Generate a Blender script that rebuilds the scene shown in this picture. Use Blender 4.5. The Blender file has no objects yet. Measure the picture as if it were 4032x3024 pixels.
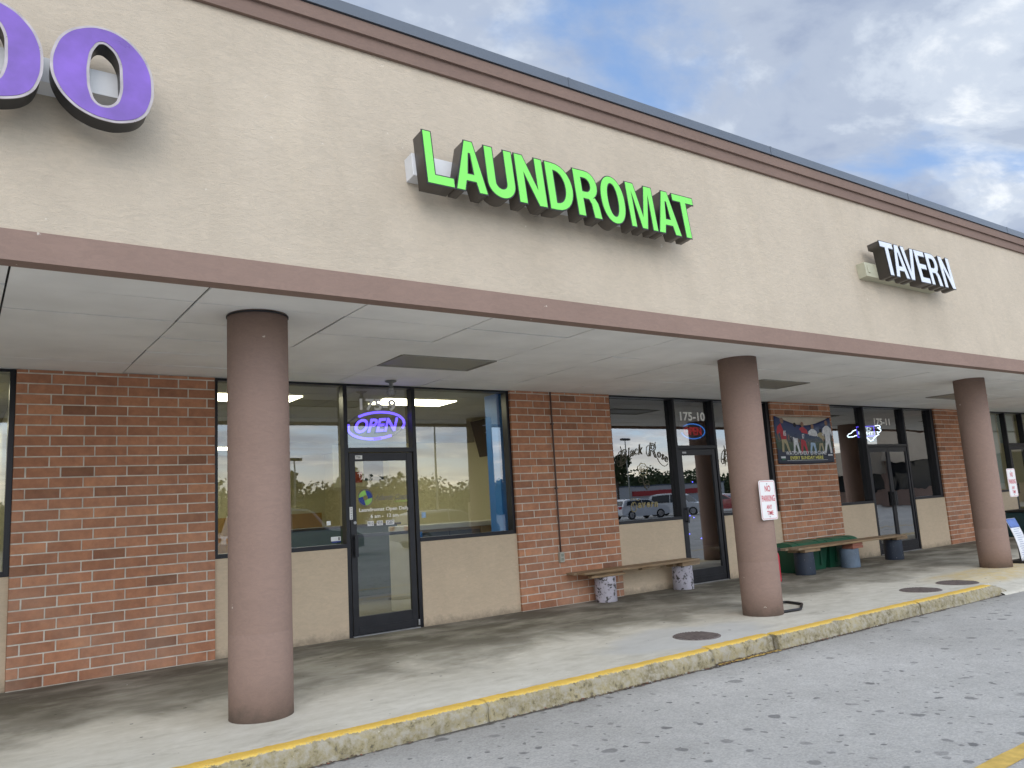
import bpy, bmesh, math, random
from mathutils import Vector, Matrix
random.seed(7)
R=math.radians
S=bpy.context.scene
COL=S.collection

# ------------------------------------------------------------ camera
F,YAW,PITCH,ROLL,CH=3091.94,0.621242,0.153792,-0.059996,1.382128
def cam_axes():
    fw=Vector((math.sin(YAW)*math.cos(PITCH),math.cos(YAW)*math.cos(PITCH),math.sin(PITCH)))
    rt=Vector((math.cos(YAW),-math.sin(YAW),0)); up=rt.cross(fw)
    c,s=math.cos(ROLL),math.sin(ROLL)
    return c*rt+s*up,-s*rt+c*up,fw
r_,u_,f_=cam_axes()
cd=bpy.data.cameras.new('camera'); cam=bpy.data.objects.new('camera',cd); COL.objects.link(cam)
cd.sensor_width=36; cd.lens=36*F/4032; cd.clip_start=.05; cd.clip_end=2000
M=Matrix((( r_.x,u_.x,-f_.x,0),(r_.y,u_.y,-f_.y,0),(r_.z,u_.z,-f_.z,CH),(0,0,0,1)))
cam.matrix_world=M
S.camera=cam

# ------------------------------------------------------------ world: real sky with broken cloud
SUN_EL,SUN_AZ=R(38),R(212)     # azimuth of the sun, clockwise from +Y
w=bpy.data.worlds.new('World'); S.world=w; w.use_nodes=True
nt=w.node_tree; nt.nodes.clear()
def N(nt,t,**k):
    n=nt.nodes.new(t)
    for a,b in k.items():
        if a in ('inp',):
            for i,v in b.items(): n.inputs[i].default_value=v
        else: setattr(n,a,b)
    return n
def link(nt,a,b): nt.links.new(a,b)
def ramp(nt,fac,stops,interp='LINEAR'):
    n=nt.nodes.new('ShaderNodeValToRGB'); n.color_ramp.interpolation=interp
    el=n.color_ramp.elements
    while len(el)<len(stops): el.new(.5)
    for e,(p,c) in zip(el,stops):
        e.position=p; e.color=(c,c,c,1) if not hasattr(c,'__len__') else (*c,1)
    link(nt,fac,n.inputs[0]); return n.outputs[0]
def math_(nt,op,a,b=None,c=None):
    n=nt.nodes.new('ShaderNodeMath'); n.operation=op
    for i,v in enumerate((a,b,c)):
        if v is None: continue
        if isinstance(v,(int,float)): n.inputs[i].default_value=v
        else: link(nt,v,n.inputs[i])
    return n.outputs[0]
def mixc(nt,f,a,b,mode='MIX'):
    n=nt.nodes.new('ShaderNodeMix'); n.data_type='RGBA'; n.blend_type=mode
    def s(i,v):
        if isinstance(v,(int,float)): n.inputs[i].default_value=v
        elif isinstance(v,(tuple,list)): n.inputs[i].default_value=(*v,1)
        else: link(nt,v,n.inputs[i])
    s(0,f); s(6,a); s(7,b); return n.outputs[2]
sky=N(nt,'ShaderNodeTexSky',sky_type='NISHITA',sun_disc=False,sun_elevation=SUN_EL,sun_rotation=SUN_AZ,air_density=1.0,dust_density=1.5,ozone_density=1.5)
tc=N(nt,'ShaderNodeTexCoord'); sep=N(nt,'ShaderNodeSeparateXYZ'); link(nt,tc.outputs['Generated'],sep.inputs[0])
dz=math_(nt,'MAXIMUM',math_(nt,'ADD',sep.outputs[2],.12),.05)
cx=math_(nt,'DIVIDE',sep.outputs[0],dz); cy=math_(nt,'DIVIDE',sep.outputs[1],dz)
cmb=N(nt,'ShaderNodeCombineXYZ'); link(nt,cx,cmb.inputs[0]); link(nt,cy,cmb.inputs[1])
mp=N(nt,'ShaderNodeMapping'); mp.inputs['Location'].default_value=(8.8,11.1,0); mp.inputs['Rotation'].default_value=(0,0,R(35)); mp.inputs['Scale'].default_value=(1.0,1.35,1)
link(nt,cmb.outputs[0],mp.inputs[0])
n1=N(nt,'ShaderNodeTexNoise',inp={'Scale':1.55,'Detail':11,'Roughness':.55,'Distortion':.25}); link(nt,mp.outputs[0],n1.inputs['Vector'])
n2=N(nt,'ShaderNodeTexNoise',inp={'Scale':1.9,'Detail':11,'Roughness':.58,'Distortion':.3}); link(nt,mp.outputs[0],n2.inputs['Vector'])
mp2=N(nt,'ShaderNodeMapping'); mp2.inputs['Location'].default_value=(9,4,2); link(nt,mp.outputs[0],mp2.inputs[0]); link(nt,mp2.outputs[0],n2.inputs['Vector'])
cover=ramp(nt,n1.outputs[0],[(.37,0),(.55,1)],'EASE')
ctone=ramp(nt,n2.outputs[0],[(.36,(.34,.41,.56)),(.50,(.45,.52,.65)),(.58,(.60,.67,.78)),(.67,(.88,.92,.97))],'EASE')
skyc=mixc(nt,1.0,sky.outputs[0],(.14,.14,.14),'MULTIPLY')
blue=mixc(nt,.55,skyc,(.30,.50,.90))
base=mixc(nt,cover,blue,ctone)
# pale warm band low over the horizon opposite the shops
lowm=math_(nt,'MULTIPLY',ramp(nt,sep.outputs[2],[(.0,1),(.10,0)],'EASE'),ramp(nt,math_(nt,'MULTIPLY_ADD',sep.outputs[1],-.5,.5),[(.45,0),(.8,1)]))
base=mixc(nt,math_(nt,'MULTIPLY',lowm,.6),base,(.85,.80,.62))
base=mixc(nt,ramp(nt,math_(nt,'MULTIPLY_ADD',sep.outputs[1],-.5,.5),[(.35,0),(.9,1)]),base,mixc(nt,1.0,base,(3.1,2.85,2.5),'MULTIPLY'))
bg=N(nt,'ShaderNodeBackground'); bg.inputs[1].default_value=.92; link(nt,base,bg.inputs[0])
wo=N(nt,'ShaderNodeOutputWorld'); link(nt,bg.outputs[0],wo.inputs[0])

sd=bpy.data.lights.new('sun','SUN'); sd.energy=.5; sd.angle=R(50); sd.color=(1,.94,.85)
so=bpy.data.objects.new('sun',sd); COL.objects.link(so)
sdir=Vector((math.sin(SUN_AZ)*math.cos(SUN_EL),math.cos(SUN_AZ)*math.cos(SUN_EL),math.sin(SUN_EL)))
so.rotation_euler=sdir.to_track_quat('Z','Y').to_euler()
S.view_settings.view_transform='Standard'; S.view_settings.look='None'; S.view_settings.gamma=1
S.view_settings.exposure=.25

# ------------------------------------------------------------ helpers
def tag(o,label=None,cat=None,group=None,kind=None):
    for k,v in (('label',label),('category',cat),('group',group),('kind',kind)):
        if v: o[k]=v
    return o
def empty(name,loc=(0,0,0),label=None,cat=None,group=None,rot=(0,0,0)):
    o=bpy.data.objects.new(name,None); o.empty_display_size=.1; COL.objects.link(o); o.location=loc; o.rotation_euler=rot
    return tag(o,label,cat,group)
class MB:
    def __init__(s): s.bm=bmesh.new()
    def box(s,x0,x1,y0,y1,z0,z1,bev=0,mat=None,mi=0):
        vs=[s.bm.verts.new(p) for p in ((x0,y0,z0),(x1,y0,z0),(x1,y1,z0),(x0,y1,z0),(x0,y0,z1),(x1,y0,z1),(x1,y1,z1),(x0,y1,z1))]
        fs=[s.bm.faces.new([vs[i] for i in q]) for q in ((0,3,2,1),(4,5,6,7),(0,1,5,4),(1,2,6,5),(2,3,7,6),(3,0,4,7))]
        for f in fs: f.material_index=mi
        if bev:
            es=list({e for f in fs for e in f.edges})
            r=bmesh.ops.bevel(s.bm,geom=es,offset=bev,segments=2,affect='EDGES',profile=.5)
        if mat is not None: 
            for v in vs:
                if v.is_valid: v.co=mat@v.co
        return s
    def quad(s,*p,mi=0):
        f=s.bm.faces.new([s.bm.verts.new(q) for q in p]); f.material_index=mi; return s
    def cyl(s,c,r,h,n=32,r2=None,axis='z',cap=True,mi=0):
        r2=r if r2 is None else r2
        def P(a,rr,t):
            x,y=rr*math.cos(a),rr*math.sin(a)
            if axis=='z': return (c[0]+x,c[1]+y,c[2]+t)
            if axis=='y': return (c[0]+x,c[1]+t,c[2]+y)
            return (c[0]+t,c[1]+x,c[2]+y)
        A=[s.bm.verts.new(P(2*math.pi*i/n,r,0)) for i in range(n)]; B=[s.bm.verts.new(P(2*math.pi*i/n,r2,h)) for i in range(n)]
        for i in range(n):
            f=s.bm.faces.new((A[i],A[(i+1)%n],B[(i+1)%n],B[i])); f.smooth=True; f.material_index=mi
        if cap:
            s.bm.faces.new(A[::-1]).material_index=mi; s.bm.faces.new(B).material_index=mi
        return s
    def lathe(s,c,prof,n=32,mi=0):
        rings=[[s.bm.verts.new((c[0]+r*math.cos(2*math.pi*i/n),c[1]+r*math.sin(2*math.pi*i/n),c[2]+z)) for i in range(n)] for r,z in prof]
        for a,b in zip(rings,rings[1:]):
            for i in range(n):
                f=s.bm.faces.new((a[i],a[(i+1)%n],b[(i+1)%n],b[i])); f.smooth=True; f.material_index=mi
        s.bm.faces.new(rings[0][::-1]); s.bm.faces.new(rings[-1]); return s
    def tube(s,pts,r,n=8,closed=False,mi=0):
        pts=[Vector(p) for p in pts]; m=len(pts); rings=[]
        for i,p in enumerate(pts):
            if closed: t=(pts[(i+1)%m]-pts[i-1])
            else: t=pts[min(i+1,m-1)]-pts[max(i-1,0)]
            t.normalize()
            a=t.cross(Vector((0,0,1))) if abs(t.z)<.95 else t.cross(Vector((0,1,0)))
            a.normalize(); b=t.cross(a)
            rings.append([s.bm.verts.new(p+r*(math.cos(2*math.pi*k/n)*a+math.sin(2*math.pi*k/n)*b)) for k in range(n)])
        for i in range(m if closed else m-1):
            A,B=rings[i],rings[(i+1)%m]
            # match ring phase
            o=min(range(n),key=lambda o:(A[0].co-B[o].co).length)
            for k in range(n):
                f=s.bm.faces.new((A[k],A[(k+1)%n],B[(k+1+o)%n],B[(k+o)%n])); f.smooth=True; f.material_index=mi
        if not closed:
            try: s.bm.faces.new(rings[0][::-1]); s.bm.faces.new(rings[-1])
            except Exception: pass
        return s
    def prism(s,poly,y0,y1,mi=0):  # poly in x,z
        A=[s.bm.verts.new((x,y0,z)) for x,z in poly]; B=[s.bm.verts.new((x,y1,z)) for x,z in poly]
        n=len(poly)
        s.bm.faces.new(A).material_index=mi; s.bm.faces.new(B[::-1]).material_index=mi
        for i in range(n): s.bm.faces.new((A[i],B[i],B[(i+1)%n],A[(i+1)%n])).material_index=mi
        return s
    def sweepx(s,prof,x0,x1,mi=0,closed=True):  # profile in (y,z) swept along x
        A=[s.bm.verts.new((x0,y,z)) for y,z in prof]; B=[s.bm.verts.new((x1,y,z)) for y,z in prof]
        n=len(prof)
        for i in range(n if closed else n-1): s.bm.faces.new((A[i],B[i],B[(i+1)%n],A[(i+1)%n])).material_index=mi
        if closed: s.bm.faces.new(A[::-1]); s.bm.faces.new(B)
        return s
    def build(s,name,mats,parent=None,kind=None,norm=True):
        if norm: bmesh.ops.recalc_face_normals(s.bm,faces=s.bm.faces)
        me=bpy.data.meshes.new(name); s.bm.to_mesh(me); s.bm.free()
        for m in (mats if isinstance(mats,(list,tuple)) else [mats]): me.materials.append(m)
        o=bpy.data.objects.new(name,me); COL.objects.link(o)
        if parent: o.parent=parent
        if kind: o['kind']=kind
        return o

# ------------------------------------------------------------ materials
def newmat(name):
    m=bpy.data.materials.new(name); m.use_nodes=True; nt=m.node_tree; nt.nodes.clear()
    out=nt.nodes.new('ShaderNodeOutputMaterial'); b=nt.nodes.new('ShaderNodeBsdfPrincipled'); link(nt,b.outputs[0],out.inputs[0])
    tc=nt.nodes.new('ShaderNodeTexCoord')
    return m,nt,b,tc.outputs['Object'],out
def noise(nt,vec,scale,detail=4,rough=.55,sc=(1,1,1),dist=0,loc=(0,0,0)):
    mp=nt.nodes.new('ShaderNodeMapping'); mp.inputs['Scale'].default_value=sc; mp.inputs['Location'].default_value=loc; link(nt,vec,mp.inputs[0])
    n=nt.nodes.new('ShaderNodeTexNoise'); n.inputs['Scale'].default_value=scale; n.inputs['Detail'].default_value=detail; n.inputs['Roughness'].default_value=rough; n.inputs['Distortion'].default_value=dist
    link(nt,mp.outputs[0],n.inputs['Vector']); return n.outputs[0]
def bump(nt,b,h,strength=.3,dist=.01):
    n=nt.nodes.new('ShaderNodeBump'); n.inputs['Strength'].default_value=strength; n.inputs['Distance'].default_value=dist
    link(nt,h,n.inputs['Height']); link(nt,n.outputs[0],b.inputs['Normal']); return n
def mul(c,k): return tuple(v*k for v in c)
def M_plain(name,c,rough=.6,var=.12,vs=6,bs=0,bscale=60,metal=0,spec=.5,coat=0):
    m,nt,b,v,_=newmat(name)
    f=noise(nt,v,vs,5)
    col=mixc(nt,ramp(nt,f,[(.3,0),(.7,1)]),mul(c,1-var),mul(c,1+var))
    link(nt,col,b.inputs['Base Color']); b.inputs['Roughness'].default_value=rough; b.inputs['Metallic'].default_value=metal
    b.inputs['Specular IOR Level'].default_value=spec; b.inputs['Coat Weight'].default_value=coat
    link(nt,math_(nt,'MULTIPLY_ADD',f,.25,rough-.12),b.inputs['Roughness'])
    if bs: bump(nt,b,noise(nt,v,bscale,3),bs,.004)
    return m
def M_emit(name,c,st):
    m,nt,b,v,_=newmat(name); b.inputs['Base Color'].default_value=(*mul(c,.5),1)
    b.inputs['Emission Color'].default_value=(*c,1); b.inputs['Emission Strength'].default_value=st
    f=noise(nt,v,3,2); link(nt,math_(nt,'MULTIPLY_ADD',f,st*.2,st*.9),b.inputs['Emission Strength'])
    return m
def M_stucco(name,c,streak=.5,bs=.35):
    m,nt,b,v,_=newmat(name)
    big=noise(nt,v,1.1,5,.6); trowel=noise(nt,v,20,5,.65,(.5,1,1.4),1.2); fine=noise(nt,v,160,3,.6)
    st=noise(nt,v,2.6,4,.55,(1,1,.10),.2)
    col=mixc(nt,ramp(nt,big,[(.3,0),(.7,1)]),mul(c,.93),mul(c,1.05))
    col=mixc(nt,ramp(nt,trowel,[(.35,0),(.65,1)]),mixc(nt,1,col,(.95,.95,.95),'MULTIPLY'),mixc(nt,1,col,(1.06,1.05,1.04),'MULTIPLY'))
    col=mixc(nt,math_(nt,'MULTIPLY',ramp(nt,st,[(.5,0),(.72,1)]),streak*.5),col,mixc(nt,1,col,(.78,.77,.74),'MULTIPLY'))
    pit=ramp(nt,fine,[(.28,0),(.36,1)])
    col=mixc(nt,pit,mixc(nt,1,col,(.84,.83,.80),'MULTIPLY'),col)
    lt=noise(nt,v,3.4,4,.5,(1,1,.07),.1,(4,0,1))
    col=mixc(nt,math_(nt,'MULTIPLY',ramp(nt,lt,[(.6,0),(.75,1)]),streak*.5),col,mixc(nt,1,col,(1.14,1.13,1.10),'MULTIPLY'))
    sz=nt.nodes.new('ShaderNodeSeparateXYZ'); link(nt,v,sz.inputs[0])
    sp_=ramp(nt,math_(nt,'ADD',math_(nt,'MULTIPLY',sz.outputs[2],3.0),math_(nt,'MULTIPLY_ADD',noise(nt,v,7,6,.7),.9,-.45)),[(.0,1),(.30,0)])
    col=mixc(nt,math_(nt,'MULTIPLY',sp_,.5),col,(.12,.105,.085))
    chip=ramp(nt,noise(nt,v,13,3,.5,(1,1,1),0,(7,3,2)),[(.752,0),(.77,1)])
    col=mixc(nt,math_(nt,'MULTIPLY',chip,.6),col,(.75,.70,.62))
    link(nt,col,b.inputs['Base Color']); b.inputs['Roughness'].default_value=.9; b.inputs['Specular IOR Level'].default_value=.2
    h=math_(nt,'MULTIPLY_ADD',trowel,1.6,fine)
    bump(nt,b,h,bs*1.3,.009)
    return m
def M_glass(name,refl,tint=(.9,.93,.92),warp=.02,wscale=1.2):
    m,nt,b,v,out=newmat(name); nt.nodes.remove(b)
    tr=nt.nodes.new('ShaderNodeBsdfTransparent'); tr.inputs[0].default_value=(*tint,1)
    gl=nt.nodes.new('ShaderNodeBsdfGlossy'); gl.inputs['Roughness'].default_value=.004; gl.inputs[0].default_value=(.96,.98,1,1)
    mx=nt.nodes.new('ShaderNodeMixShader')
    lw=nt.nodes.new('ShaderNodeLayerWeight'); lw.inputs[0].default_value=.25
    ge=nt.nodes.new('ShaderNodeNewGeometry')
    fac=math_(nt,'MULTIPLY',math_(nt,'MULTIPLY_ADD',lw.outputs['Fresnel'],.8,refl-.03),math_(nt,'SUBTRACT',1,ge.outputs['Backfacing']))
    link(nt,fac,mx.inputs[0]); link(nt,tr.outputs[0],mx.inputs[1]); link(nt,gl.outputs[0],mx.inputs[2]); link(nt,mx.outputs[0],out.inputs[0])
    n=nt.nodes.new('ShaderNodeBump'); n.inputs['Strength'].default_value=warp; n.inputs['Distance'].default_value=.05
    link(nt,noise(nt,v,wscale,2),n.inputs['Height']); link(nt,n.outputs[0],gl.inputs['Normal'])
    return m
def M_brick():
    m,nt,b,v,_=newmat('brick')
    at=nt.nodes.new('ShaderNodeVertexColor'); at.layer_name='rnd'
    sp=nt.nodes.new('ShaderNodeSeparateColor'); link(nt,at.outputs[0],sp.inputs[0])
    col=ramp(nt,sp.outputs[0],[(0,(.26,.13,.08)),(.15,(.40,.19,.11)),(.4,(.49,.235,.135)),(.7,(.55,.27,.15)),(1,(.60,.31,.18))])
    f=noise(nt,v,11,5,.62); col=mixc(nt,ramp(nt,f,[(.3,0),(.72,1)]),mixc(nt,1,col,(.80,.78,.80),'MULTIPLY'),mixc(nt,1,col,(1.15,1.13,1.10),'MULTIPLY'))
    # patchy lime haze, also painting in the brighter light low on the wall
    sx=nt.nodes.new('ShaderNodeSeparateXYZ'); link(nt,v,sx.inputs[0])
    low=ramp(nt,math_(nt,'MULTIPLY_ADD',sx.outputs[2],1/3.,0),[(.15,.6),(.4,.35),(.75,0)])
    pt=ramp(nt,noise(nt,v,1.6,5,.6),[(.42,0),(.68,1)])
    col=mixc(nt,math_(nt,'MULTIPLY',math_(nt,'MULTIPLY',low,pt),.5),col,(.56,.40,.30))
    link(nt,col,b.inputs['Base Color']); b.inputs['Roughness'].default_value=.85; b.inputs['Specular IOR Level'].default_value=.25
    bump(nt,b,math_(nt,'MULTIPLY_ADD',noise(nt,v,90,4,.7),.6,f),.35,.004)
    return m
def M_walk():
    m,nt,b,v,_=newmat('sidewalk_concrete')
    sx=nt.nodes.new('ShaderNodeSeparateXYZ'); link(nt,v,sx.inputs[0]); X,Y=sx.outputs[0],sx.outputs[1]
    a=noise(nt,v,.9,6,.6); f=noise(nt,v,5,6,.65,(1,1.6,1)); g=noise(nt,v,60,4,.6)
    col=mixc(nt,ramp(nt,a,[(.3,0),(.7,1)]),(.58,.555,.48),(.72,.695,.615))
    col=mixc(nt,ramp(nt,f,[(.35,0),(.7,1)]),mixc(nt,1,col,(.84,.83,.80),'MULTIPLY'),col)
    bl=noise(nt,v,2.2,8,.72,(.7,1.6,1),.4,(3,1,0)); col=mixc(nt,math_(nt,'MULTIPLY',ramp(nt,bl,[(.54,0),(.66,1)]),.45),col,mixc(nt,1,col,(.62,.60,.56),'MULTIPLY'))
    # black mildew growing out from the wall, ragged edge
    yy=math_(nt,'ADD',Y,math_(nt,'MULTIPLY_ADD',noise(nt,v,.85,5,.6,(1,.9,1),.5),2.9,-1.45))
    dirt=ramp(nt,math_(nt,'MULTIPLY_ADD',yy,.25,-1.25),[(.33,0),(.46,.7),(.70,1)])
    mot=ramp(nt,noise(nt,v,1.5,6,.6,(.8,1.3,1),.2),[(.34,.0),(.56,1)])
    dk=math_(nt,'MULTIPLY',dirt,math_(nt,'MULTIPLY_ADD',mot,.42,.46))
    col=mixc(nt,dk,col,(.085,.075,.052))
    # grey newer patch round the first grate
    px=math_(nt,'DIVIDE',math_(nt,'SUBTRACT',X,6.0),1.15); py=math_(nt,'DIVIDE',math_(nt,'SUBTRACT',Y,5.65),.62)
    rr=math_(nt,'ADD',math_(nt,'ADD',math_(nt,'MULTIPLY',px,px),math_(nt,'MULTIPLY',py,py)),math_(nt,'MULTIPLY_ADD',noise(nt,v,2.2,5),1.6,-.8))
    col=mixc(nt,math_(nt,'MULTIPLY',ramp(nt,rr,[(.45,1),(1.15,0)]),.6),col,(.50,.51,.51))
    # worn yellow wash at the ramp
    yx=math_(nt,'ADD',X,math_(nt,'MULTIPLY_ADD',noise(nt,v,1.3,4),2.0,-1.0))
    ym=math_(nt,'MULTIPLY',ramp(nt,math_(nt,'MULTIPLY_ADD',yx,.1,-1.0),[(.10,0),(.19,1)]),ramp(nt,math_(nt,'MULTIPLY_ADD',Y,.5,-2.4),[(.20,0),(.27,1),(.62,1),(.70,0)]))
    wear=ramp(nt,noise(nt,v,7,6,.7),[(.38,0),(.55,1)])
    col=mixc(nt,math_(nt,'MULTIPLY',ym,math_(nt,'MULTIPLY_ADD',wear,.45,.25)),col,(.62,.47,.19))
    # gum spots and small dark specks
    vo=nt.nodes.new('ShaderNodeTexVoronoi'); vo.voronoi_dimensions='2D'; vo.inputs['Scale'].default_value=2.6; link(nt,v,vo.inputs['Vector'])
    sp=nt.nodes.new('ShaderNodeSeparateColor'); link(nt,vo.outputs['Color'],sp.inputs[0])
    rad=math_(nt,'MULTIPLY',math_(nt,'MAXIMUM',math_(nt,'SUBTRACT',sp.outputs[0],.45),0),.075)
    spot=math_(nt,'LESS_THAN',vo.outputs['Distance'],math_(nt,'ADD',rad,0))
    col=mixc(nt,math_(nt,'MULTIPLY',spot,.75),col,(.07,.068,.06))
    link(nt,col,b.inputs['Base Color']); b.inputs['Roughness'].default_value=.88; b.inputs['Specular IOR Level'].default_value=.3
    bump(nt,b,math_(nt,'MULTIPLY_ADD',g,.5,f),.25,.006)
    return m
def M_road():
    m,nt,b,v,_=newmat('asphalt')
    a=noise(nt,v,.35,6,.6); f=noise(nt,v,4,6,.7); g=noise(nt,v,110,3,.7)
    gr=nt.nodes.new('ShaderNodeTexVoronoi'); gr.inputs['Scale'].default_value=85; link(nt,v,gr.inputs['Vector'])
    col=mixc(nt,ramp(nt,a,[(.3,0),(.7,1)]),(.42,.41,.385),(.54,.53,.505))
    col=mixc(nt,ramp(nt,f,[(.35,0),(.7,1)]),mixc(nt,1,col,(.86,.86,.86),'MULTIPLY'),col)
    stn=nt.nodes.new('ShaderNodeSeparateColor'); link(nt,gr.outputs['Color'],stn.inputs[0])
    col=mixc(nt,ramp(nt,stn.outputs[0],[(0,0),(1,1)]),mixc(nt,1,col,(.86,.86,.86),'MULTIPLY'),mixc(nt,1,col,(1.14,1.14,1.13),'MULTIPLY'))
    def spots(scale,thr,k,loc):
        mp=nt.nodes.new('ShaderNodeMapping'); mp.inputs['Location'].default_value=loc; link(nt,v,mp.inputs[0])
        ad=nt.nodes.new('ShaderNodeVectorMath'); ad.operation='ADD'; link(nt,mp.outputs[0],ad.inputs[0])
        nn=nt.nodes.new('ShaderNodeTexNoise'); nn.inputs['Scale'].default_value=9; link(nt,v,nn.inputs['Vector'])
        sc=nt.nodes.new('ShaderNodeVectorMath'); sc.operation='SCALE'; sc.inputs['Scale'].default_value=.09; link(nt,nn.outputs['Color'],sc.inputs[0]); link(nt,sc.outputs[0],ad.inputs[1])
        fl=nt.nodes.new('ShaderNodeMapping'); fl.inputs['Scale'].default_value=(1,1,0); link(nt,ad.outputs[0],fl.inputs[0])
        vo=nt.nodes.new('ShaderNodeTexVoronoi'); vo.voronoi_dimensions='2D'; vo.inputs['Scale'].default_value=scale; link(nt,fl.outputs[0],vo.inputs['Vector'])
        sp=nt.nodes.new('ShaderNodeSeparateColor'); link(nt,vo.outputs['Color'],sp.inputs[0])
        rad=math_(nt,'MULTIPLY',math_(nt,'MAXIMUM',math_(nt,'SUBTRACT',sp.outputs[0],thr),0),k)
        d=math_(nt,'SUBTRACT',rad,vo.outputs['Distance'])
        return math_(nt,'MULTIPLY',ramp(nt,math_(nt,'MULTIPLY_ADD',d,4,.5),[(.47,0),(.62,1)]),math_(nt,'MULTIPLY_ADD',sp.outputs[1],.5,.42))
    s1=spots(3.2,.22,.21,(0,0,0)); s2=spots(7.5,.40,.30,(5,3,0)); s3=spots(.95,.62,.42,(2,8,0))
    sm=math_(nt,'MAXIMUM',math_(nt,'MAXIMUM',s1,s2),s3)
    col=mixc(nt,math_(nt,'MULTIPLY',sm,.85),col,(.10,.10,.10))
    # grime collecting along the kerb
    sx=nt.nodes.new('ShaderNodeSeparateXYZ'); link(nt,v,sx.inputs[0])
    kb=ramp(nt,math_(nt,'ADD',math_(nt,'MULTIPLY_ADD',sx.outputs[1],.5,-1.9),math_(nt,'MULTIPLY_ADD',noise(nt,v,3,5,.6),.3,-.15)),[(.38,0),(.62,1)])
    col=mixc(nt,math_(nt,'MULTIPLY',kb,.45),col,(.16,.15,.135))
    gp=math_(nt,'ADD',sx.outputs[1],math_(nt,'ADD',math_(nt,'MULTIPLY_ADD',noise(nt,v,9,6,.75),.16,-.08),math_(nt,'MULTIPLY_ADD',noise(nt,v,1.7,3),.08,-.04)))
    col=mixc(nt,math_(nt,'MULTIPLY',ramp(nt,math_(nt,'MULTIPLY_ADD',gp,5,-24.3),[(.40,0),(.52,1)]),.85),col,(.06,.05,.04))
    link(nt,col,b.inputs['Base Color']); b.inputs['Roughness'].default_value=.85; b.inputs['Specular IOR Level'].default_value=.35
    bump(nt,b,math_(nt,'MULTIPLY_ADD',gr.outputs['Distance'],-.8,g),.3,.005)
    return m
def M_kerb():
    m,nt,b,v,_=newmat('kerb_paint')
    sx=nt.nodes.new('ShaderNodeSeparateXYZ'); link(nt,v,sx.inputs[0])
    sp=nt.nodes.new('ShaderNodeTexVoronoi'); sp.inputs['Scale'].default_value=55; link(nt,v,sp.inputs['Vector'])
    a=noise(nt,v,3,6,.7); f=noise(nt,v,16,6,.7); h=noise(nt,v,45,4,.7)
    col=mixc(nt,ramp(nt,a,[(.35,0),(.65,1)]),(.20,.17,.095),(.38,.325,.18))
    col=mixc(nt,ramp(nt,f,[(.45,0),(.6,1)]),col,(.36,.33,.26))
    col=mixc(nt,ramp(nt,f,[(.34,1),(.44,0)]),col,(.11,.095,.065))
    col=mixc(nt,ramp(nt,h,[(.66,0),(.72,1)]),col,(.58,.54,.42))
    edge=math_(nt,'ADD',sx.outputs[2],math_(nt,'ADD',math_(nt,'MULTIPLY_ADD',h,.03,-.015),math_(nt,'MULTIPLY_ADD',a,.03,-.015)))
    top=ramp(nt,math_(nt,'MULTIPLY_ADD',edge,10,.5),[(.43,0),(.47,1)])
    wearm=ramp(nt,noise(nt,v,30,5,.7),[(.24,0),(.30,1)])
    ycol=mixc(nt,ramp(nt,a,[(.3,0),(.7,1)]),(.66,.40,.055),(.80,.53,.10))
    fresh=ramp(nt,math_(nt,'MULTIPLY_ADD',edge,10,.5),[(.44,1),(.53,0)])
    ycol=mixc(nt,math_(nt,'MULTIPLY',fresh,.5),ycol,(.90,.72,.22))
    col=mixc(nt,math_(nt,'MULTIPLY',top,wearm),col,ycol)
    link(nt,col,b.inputs['Base Color']); b.inputs['Roughness'].default_value=.8
    bump(nt,b,math_(nt,'MULTIPLY_ADD',f,1.5,h),.6,.008)
    return m
WALL=(.54,.468,.372); BROWN=(.285,.20,.165); PANEL=(.60,.485,.35)
m_wall=M_stucco('tan_stucco',WALL); m_brown=M_stucco('mauve_brown_stucco',BROWN,.25,.10); m_panel=M_stucco('tan_panel_stucco',PANEL,.3,.10)
m_corn=M_stucco('brown_cornice_stucco',mul(BROWN,.80),.25,.1)
m_cap=M_plain('blue_grey_metal_cap',(.11,.13,.16),.4,.08,2,metal=.3)
m_brick=M_brick(); m_mortar=M_plain('mortar',(.62,.58,.50),.95,.2,9,.4,120)
m_frame=M_plain('dark_bronze_aluminium',(.012,.012,.016),.35,.25,5,metal=.2,spec=.5)
m_door=M_plain('black_door_aluminium',(.02,.02,.024),.38,.2,7,metal=.2)
m_tile=M_plain('painted_ceiling_board',(.88,.88,.86),.85,.09,1.2,.15,200)
m_void=M_plain('dark_void',(.03,.03,.028),.9)
m_diff=M_plain('unlit_grey_diffuser',(.30,.29,.25),.5,.06)
m_glassL=M_glass('lightly_mirrored_glass',.19,(.93,.94,.92),.008)
m_glassT=M_glass('dark_mirrored_glass',.31,(.8,.8,.82),.012,.9)
m_glassW=M_glass('wavy_mirrored_glass',.31,(.8,.8,.82),.10,1.1)
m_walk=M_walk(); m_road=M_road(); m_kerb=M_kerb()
m_bronze=M_plain('letter_can_bronze',(.085,.075,.065),.4,.12,4,metal=.35)
m_black=M_plain('black_trim',(.012,.012,.014),.4,.1)
m_green=M_plain('green_acrylic',(.19,.80,.09),.25,.04,2,coat=.3)
m_white=M_plain('white_acrylic',(.70,.73,.78),.25,.04,3,coat=.3)
m_purple=M_plain('purple_acrylic',(.165,.075,.42),.3,.28,3.5,coat=.25)
m_trim=M_plain('chrome_trim_cap',(.36,.33,.34),.3,.2,9,metal=.5)
m_race=M_plain('white_metal_raceway',(.72,.73,.74),.45,.05)
m_raceg=M_plain('beige_metal_raceway',(.46,.45,.33),.5,.06)
m_lett=M_plain('white_vinyl_lettering',(.86,.86,.84),.6,.04)
m_etch=M_plain('frosted_number_vinyl',(.85,.84,.80),.7,.04)

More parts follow.
